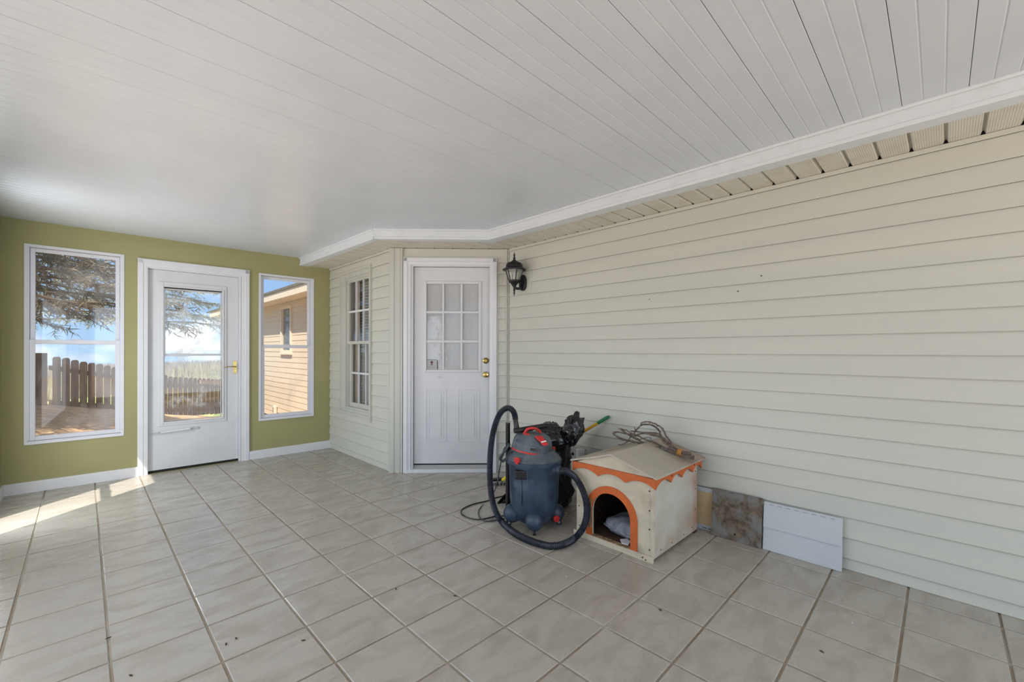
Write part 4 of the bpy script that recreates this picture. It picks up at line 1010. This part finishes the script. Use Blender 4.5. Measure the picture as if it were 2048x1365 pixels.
# ------------------------------------------------------------------ black bags
def bag(name, c, rx, ry, H, lab, seed, top=True):
    root = empty(name, at(c[0], c[1], 0), lab, 'trash bag')
    n1, n2 = 56, 44; v = []
    for i in range(n2+1):
        t = i/n2; z = H*t
        rr = (1-(1-min(t/.07, 1))**2*.35)*(1-.12*t)
        if top and t > .80: rr *= max(.25, 1-((t-.80)/.20)**1.6*.70)
        if not top: rr *= max(.05, (1-t**2)**.5)
        for k in range(n1):
            a = 2*PI*k/n1; p = Vector((math.cos(a)*1.6, math.sin(a)*1.6, z*6+seed))
            q = 1+.20*mnoise.noise(p)+.12*mnoise.noise(p*2.7)+.05*abs(mnoise.noise(Vector((a*3.5, z*18, seed))))*2-.03
            v.append((rx*rr*q*math.cos(a), ry*rr*q*math.sin(a), max(0, z+.012*mnoise.noise(p*2)) if i > 0 else 0))
    f = [(i*n1+k, i*n1+(k+1) % n1, (i+1)*n1+(k+1) % n1, (i+1)*n1+k) for i in range(n2) for k in range(n1)]
    f += [tuple(range(n1))[::-1], tuple(n2*n1+k for k in range(n1))]
    obj('body', MB().add(v, f), M_['bag'], root, True)
    return root
RV_ = r_; DV_ = d_
VC = on_z(1068, 1050, 0)                 # vacuum centre on the floor
BC = VC+DV_*.40+RV_*.148
bg_ = bag('trash_bag', BC, .185, .165, .66, 'full black plastic trash bag behind the wet vacuum', 2.0)
def flap(P, thick, nm, par, sd):
    v = []; f = []; n = len(P); m = 10
    for i, (a, b) in enumerate(P):
        a = Vector(a); b = Vector(b)
        for k in range(m+1):
            t = k/m; p = a.lerp(b, t); q = thick*(.5+mnoise.noise(Vector((i*.9, k*.8, sd)))*1.6); v.append(p+DV_*q)
    for i in range(n-1):
        for k in range(m): f.append((i*(m+1)+k, i*(m+1)+k+1, (i+1)*(m+1)+k+1, (i+1)*(m+1)+k))
    mb = MB().add([x for x in v], f); o = obj(nm, mb, M_['bag'], par, True)
    so_ = o.modifiers.new('thick', 'SOLIDIFY'); so_.thickness = .012; return o
bp = lambda x, y, off: on_depth(960+x/4.264, 790+y/4.264, (VC.dot(d_))+off)-Vector((BC.x, BC.y, 0))
obj('gathered_top', MB().ell((.02, -.02, .0), .085, .070, .125, 44, 32, lambda p: 1+.30*mnoise.noise(p*2.2)+.22*abs(mnoise.noise(p*4.5))-.14*abs(mnoise.noise(p*9+Vector((5,2,1))))), M_['bag'], bg_, True, M=Matrix.Translation(bp(765, 290, .34)) @ Matrix.Rotation(.35, 4, 'Y'))
obj('gathered_top', MB().ell((0, 0, 0), .11, .07, .055, 44, 30, lambda p: 1+.30*mnoise.noise(p*2.0+Vector((3,1,0)))+.22*abs(mnoise.noise(p*4.5))-.14*abs(mnoise.noise(p*9))), M_['bag'], bg_, True, M=Matrix.Translation(bp(650, 335, .36)))
fp = on_z(1016, 1001, 0)
b2 = empty('trash_bag', Matrix.Translation(fp), 'crumpled corner of black plastic bag on the floor left of the vacuum', 'trash bag')
P2 = []
for i in range(9):
    t = i/8; P2.append((on_z(994+t*34, 1008-2*t, .002)-fp, on_z(996+t*30, 1008, .002)-fp+Vector((0,0,.012+.10*t))+DV_*.10*t))
v = []; m = 8
mb = MB()
for i, (a, b) in enumerate(P2):
    for k in range(m+1):
        t = k/m; p = Vector(a).lerp(Vector(b), t); p += DV_*.06*math.sin(PI*t)*(i/8)-DV_*.015*mnoise.noise(Vector((i*.8, k*.9, 3))); p.z = max(.001, p.z+.012*mnoise.noise(Vector((i*.9, k*.7, 8)))); v.append(p)
mb.add(v, [(i*(m+1)+k, i*(m+1)+k+1, (i+1)*(m+1)+k+1, (i+1)*(m+1)+k) for i in range(8) for k in range(m)])
sm = obj('film', mb, M_['bag'], b2, True); so2 = sm.modifiers.new('thick', 'SOLIDIFY'); so2.thickness = .004

# ------------------------------------------------------------------ wet vacuum
vac = empty('shop_vacuum', frame((VC.x, VC.y, 0), r_, d_), 'dusty slate-blue wet-dry vacuum with red handle and ribbed hose', 'vacuum')
VM = vac.matrix_world.inverted()
lv = lambda p: VM @ Vector(p)
obj('drum', MB().lathe([(.02,.048),(.120,.048),(.134,.058),(.150,.105),(.166,.155),(.1725,.20),(.176,.34),(.180,.432),(.186,.440),(.186,.452)], 48), M_['vac'], vac, True)
obj('drum_rib', MB().box(-.100, -.092, -.158, -.140, .19, .40).box(-.088, -.080, -.166, -.15, .36, .43).box(-.058, -.050, -.176, -.16, .34, .43), M_['vac'], vac, bevel=.003)
obj('latch_mount', MB().box(-.135, -.052, -.172, -.12, .37, .43), M_['blackp'], vac, bevel=.008)
obj('rim', MB().lathe([(.176,.448),(.193,.448),(.195,.456),(.195,.472),(.190,.478),(.186,.478)], 48), M_['vac'], vac, True)
obj('lid', MB().lathe([(.02,.470),(.189,.476),(.190,.481),(.182,.490),(.160,.512),(.148,.530),(.140,.538),(.02,.540)], 48), M_['vac_lid'], vac, True)
# motor head, slightly sloped
HM = Matrix.Translation((-.018, .0, .528)) @ Matrix.Rotation(math.radians(7), 4, 'Y')
head = obj('motor_head', MB().lathe([(.02,0),(.142,.0),(.1435,.025),(.141,.055),(.133,.086),(.117,.110),(.09,.126),(.05,.132),(.02,.133)], 40), M_['vac_lid'], vac, True, M=HM)
obj('red_band', MB().lathe([(.141,.004),(.1465,.004),(.1465,.014),(.141,.014)], 40), M_['red'], head, True)
def arc_strip(r0, z0, r1, z1, a0, a1, th=.0025, n=12):
    v = []
    for i in range(n+1):
        a = math.radians(a0+(a1-a0)*i/n); c, q = math.cos(a), math.sin(a)
        v += [(r0*c, r0*q, z0), (r1*c, r1*q, z1), ((r0+th)*c, (r0+th)*q, z0), ((r1+th)*c, (r1+th)*q, z1)]
    f = []
    for i in range(n):
        o = i*4; e = o+4; f += [(o+2, e+2, e+3, o+3), (o, o+1, e+1, e), (o, e, e+2, o+2), (o+1, o+3, e+3, e+1)]
    f += [(0, 2, 3, 1), (4*n, 4*n+1, 4*n+3, 4*n+2)]
    return MB().add(v, f)
obj('vent_recess', arc_strip(.1428, .030, .1405, .048, -98, -70), M_['blackp'], head, True)
for k in range(3): obj('vent_rib', arc_strip(.1385-.006*k, .058+.014*k, .1370-.006*k, .062+.014*k, -104+3*k, -74-3*k), M_['vac'], head, True)
for k in range(5): obj('vent_rib', arc_strip(.1428, .022, .1330, .084, -150+7*k, -147.5+7*k, n=3), M_['vac'], head, True)
# control face with red switch panel on the front right
cf = obj('control_housing', MB().sweep([(.030,-.138,.004),(.105,-.112,.004),(.098,-.085,.060),(.070,-.055,.118),(.020,-.060,.126),(.015,-.10,.085)], (.02,.05,0)), M_['vac'], head, True, bevel=.01)
def quad_plate(P, th, mt, nm, par, bev=.004):
    P = [Vector(p) for p in P]; nv = (P[1]-P[0]).cross(P[3]-P[0]).normalized()
    if nv.y > 0: nv = -nv
    return obj(nm, MB().sweep(P, nv*th), mt, par, bevel=bev)
hp_ = lambda px, py, off: HM.inverted() @ lv(on_depth(1010+px/11.375, 840+py/11.375, VC.dot(d_)+off))
sw = quad_plate([hp_(665,395,-.112), hp_(835,372,-.105), hp_(985,575,-.150), hp_(880,612,-.152)], .012, M_['red'], 'switch_panel', head)
quad_plate([hp_(815,505,-.146), hp_(930,480,-.143), hp_(942,503,-.146), hp_(832,532,-.149)], .014, M_['flake'], 'switch_lettering', head, .001)
hd = [(435,320,-.06),(455,285,-.065),(500,225,-.07),(570,198,-.07),(650,195,-.06),(720,212,-.05),(775,255,-.04),(800,290,-.035)]
obj('carry_handle', MB().tube(spline([hp_(*q) for q in hd], 5), .0095, 10), M_['red'], head, True)
obj('handle_foot', MB().tube([hp_(430,325,-.062), hp_(500,335,-.075), hp_(560,350,-.085)], .009, 8), M_['red'], head, True)
for px, py, off, nm in ((275, 915, -.165, 'latch'), (1075, 665, .02, 'latch')):
    c = lv(on_depth(1010+px/11.375, 840+py/11.375, VC.dot(d_)+off))
    la = obj(nm, MB().box(-.020, .020, -.010, .010, -.016, .016).box(-.010, .012, -.012, .008, -.028, -.014), M_['red'], vac, bevel=.004, M=Matrix.Translation(c) @ Matrix.Rotation(math.radians(-30), 4, 'Z'))
pc_ = lv(on_depth(960+655/4.264, 790+640/4.264, VC.dot(d_)-.11)); pdv = Vector((.88, -.48, 0)).normalized()
obj('inlet_port', MB().tube([pc_-pdv*.05, pc_, pc_+pdv*.004, pc_+pdv*.02, pc_+pdv*.03], [.040,.038,.031,.031,.027], 20), M_['vac'], vac, True)
for ang, nm in ((-92, 0), (-178, 1), (2, 2), (88, 3)):
    a = math.radians(ang); c = Vector((math.cos(a), math.sin(a), 0))
    cdm = obj('caster_housing', MB().ell((0,0,0), .066, .060, .066, 20, 14), M_['vac'], vac, True, M=Matrix.Translation(c*.152+Vector((0,0,.086))) @ Matrix.Rotation(a, 4, 'Z'))
    obj('caster_neck', MB().box(-.05, .02, -.045, .045, -.035, .02), M_['vac'], cdm, bevel=.015)
    wc = c*.178; ff = Vector((-c.y, c.x, 0))
    cst = obj('caster', MB().tube([wc+Vector((0,0,.055)), wc+Vector((0,0,.034))], .006, 8).sweep([wc+ff*.012+Vector((0,0,.036))-c*.008, wc+ff*.012+Vector((0,0,.036))+c*.008, wc+ff*.012+Vector((0,0,.016))+c*.006, wc+ff*.012+Vector((0,0,.016))-c*.006], ff*.002), M_['alu'], vac)
    obj('wheel', MB().tube([wc-ff*.009+Vector((0,0,.019)), wc+ff*.009+Vector((0,0,.019))], .019, 18), M_['rubber'], cst)
    obj('hub', MB().tube([wc-ff*.0105+Vector((0,0,.019)), wc+ff*.0105+Vector((0,0,.019))], .010, 12), M_['plastic_grey'], cst)
dc = lv(on_depth(960+645/4.264, 790+1055/4.264, VC.dot(d_)-.09)); obj('drain_cap', MB().tube([dc, dc+Vector((.010,-.016,0))], .022, 18), M_['red'], vac, True, bevel=.003)
# hose
Hpx = [(700,650,2.905),(745,655,2.87),(820,715,2.82),(880,825,2.80),(910,940,2.79),(905,1060,2.785),(868,1155,2.785),(800,1230,0),(700,1280,0),(600,1290,0),(500,1270,0),(400,1235,0),(300,1183,0),(205,1105,3.02),(150,1030,3.06),(112,930,3.07),(90,800,3.07),(84,640,3.07),(93,450,3.06),(120,290,3.06),(165,170,3.06),(215,120,3.06),(258,118,3.06),(290,155,3.06),(303,215,3.05)]
HP = []
for x, yv, Z in Hpx:
    u, v = 960+x/4.264, 790+yv/4.264; HP.append(lv(on_z(u, v, .024) if Z == 0 else on_depth(u, v, Z)))
path = resample(spline(HP, 10), .005)
obj('hose', MB().tube(path, [.0228 if i % 2 else .0188 for i in range(len(path))], 14), M_['hose'], vac)
e0 = HP[-1]; e1 = lv(on_depth(960+314/4.264, 790+295/4.264, 3.045))
obj('hose_cuff', MB().tube([e0+(e0-e1)*.2, e0, e1.lerp(e0,.5), e1], [.020,.017,.018,.021], 14), M_['blackp'], vac, True)
t0, t1 = lv(on_depth(960+290/4.264, 790+310/4.264, 3.01)), lv(on_depth(960+568/4.264, 790+262/4.264, 3.10))
obj('nozzle_tube', MB().tube([t0, t0.lerp(t1,.01), t0.lerp(t1,.99), t1], [.0165,.0185,.0185,.0165], 16), M_['blackp'], vac, True, bevel=.002)
# cord on the floor and bundled cable
C4 = lambda x, yv: on_z(900+x/3.689, 780+yv/3.689, .005)
cp = [C4(395,790)+DV_*.02, C4(330,800), C4(270,822), C4(180,842), C4(110,870), C4(82,895), C4(95,925), C4(150,950), C4(215,958), C4(290,945), C4(350,930), C4(420,935)]
obj('power_cord', MB().tube(spline([lv(p) for p in cp], 8), .0048, 8), M_['blackp'], vac, True)
cq = [lv(on_depth(900+376/3.689, 780+535/3.689, 3.06)), lv(on_depth(900+360/3.689, 780+620/3.689, 3.10)), lv(on_depth(900+345/3.689, 780+700/3.689, 3.12)), lv(C4(300,800)), lv(C4(225,870)), lv(C4(210,915)), lv(C4(232,958)), lv(C4(280,972)), lv(C4(340,962)), lv(C4(400,950))]
obj('power_cord', MB().tube(spline(cq, 8), .0045, 8), M_['grey_cable'], vac, True)
for k in range(5):
    q = [(440,405),(410,440),(385,480),(372,510),(392,525),(420,500),(440,470),(455,430)]
    obj('cable_loop', MB().tube(spline([lv(on_depth(900+(a+rnd.uniform(-8,8))/3.689, 780+(b+rnd.uniform(-10,10))/3.689, 3.04+.012*k)) for a, b in q], 6), .0052, 7), M_['grey_cable'], vac, True)
# spare wand standing behind
wp = VC+RV_*-.188+DV_*.10
wd_ = empty('vacuum_wand', at(wp.x, wp.y, 0), 'black extension wand standing upright behind the left of the vacuum', 'wand')
obj('tube', MB().tube([(0,0,0), (0,0,.35), (0,0,.708)], [.0165,.0165,.0165], 16), M_['blackp'], wd_, True)
obj('mouth', MB().lathe([(.0140,.7085),(.0170,.7085),(.0175,.700),(.0140,.700)], 16), M_['hose'], wd_, True)

# ------------------------------------------------------------------ bits on the floor
for u, v in ((792,1179), (910,1193), (452,1289), (262,1352), (472,1278), (607,1282), (217,1277), (1643,1304), (1321,1221)):
    p = on_z(u, v, .0015); a = rnd.uniform(0, 6)
    obj('leaf_bit', MB().sweep([(-.009,0,0),(0,-.003,.0),(.010,.001,0),(.001,.0035,0)], (0,0,.003)), M_['leafbit'], None, label='tiny dark dry leaf bit lying on the floor tiles', cat='leaf bit', group='dry leaf bits on the tiles', M=Matrix.Translation(p) @ Matrix.Rotation(a, 4, 'Z'))
for u, v in ((1704,1247), (1133,1154)):
    p = on_z(u, v, .0015); obj('white_flake', MB().sweep([(-.004,0,0),(0,-.003,.0),(.004,.001,0),(.001,.0035,0)], (0,0,.002)), M_['flake'], None, label='tiny white flake lying on the floor tiles', cat='flake', group='white flakes on the tiles', M=Matrix.Translation(p))

#APPEND#
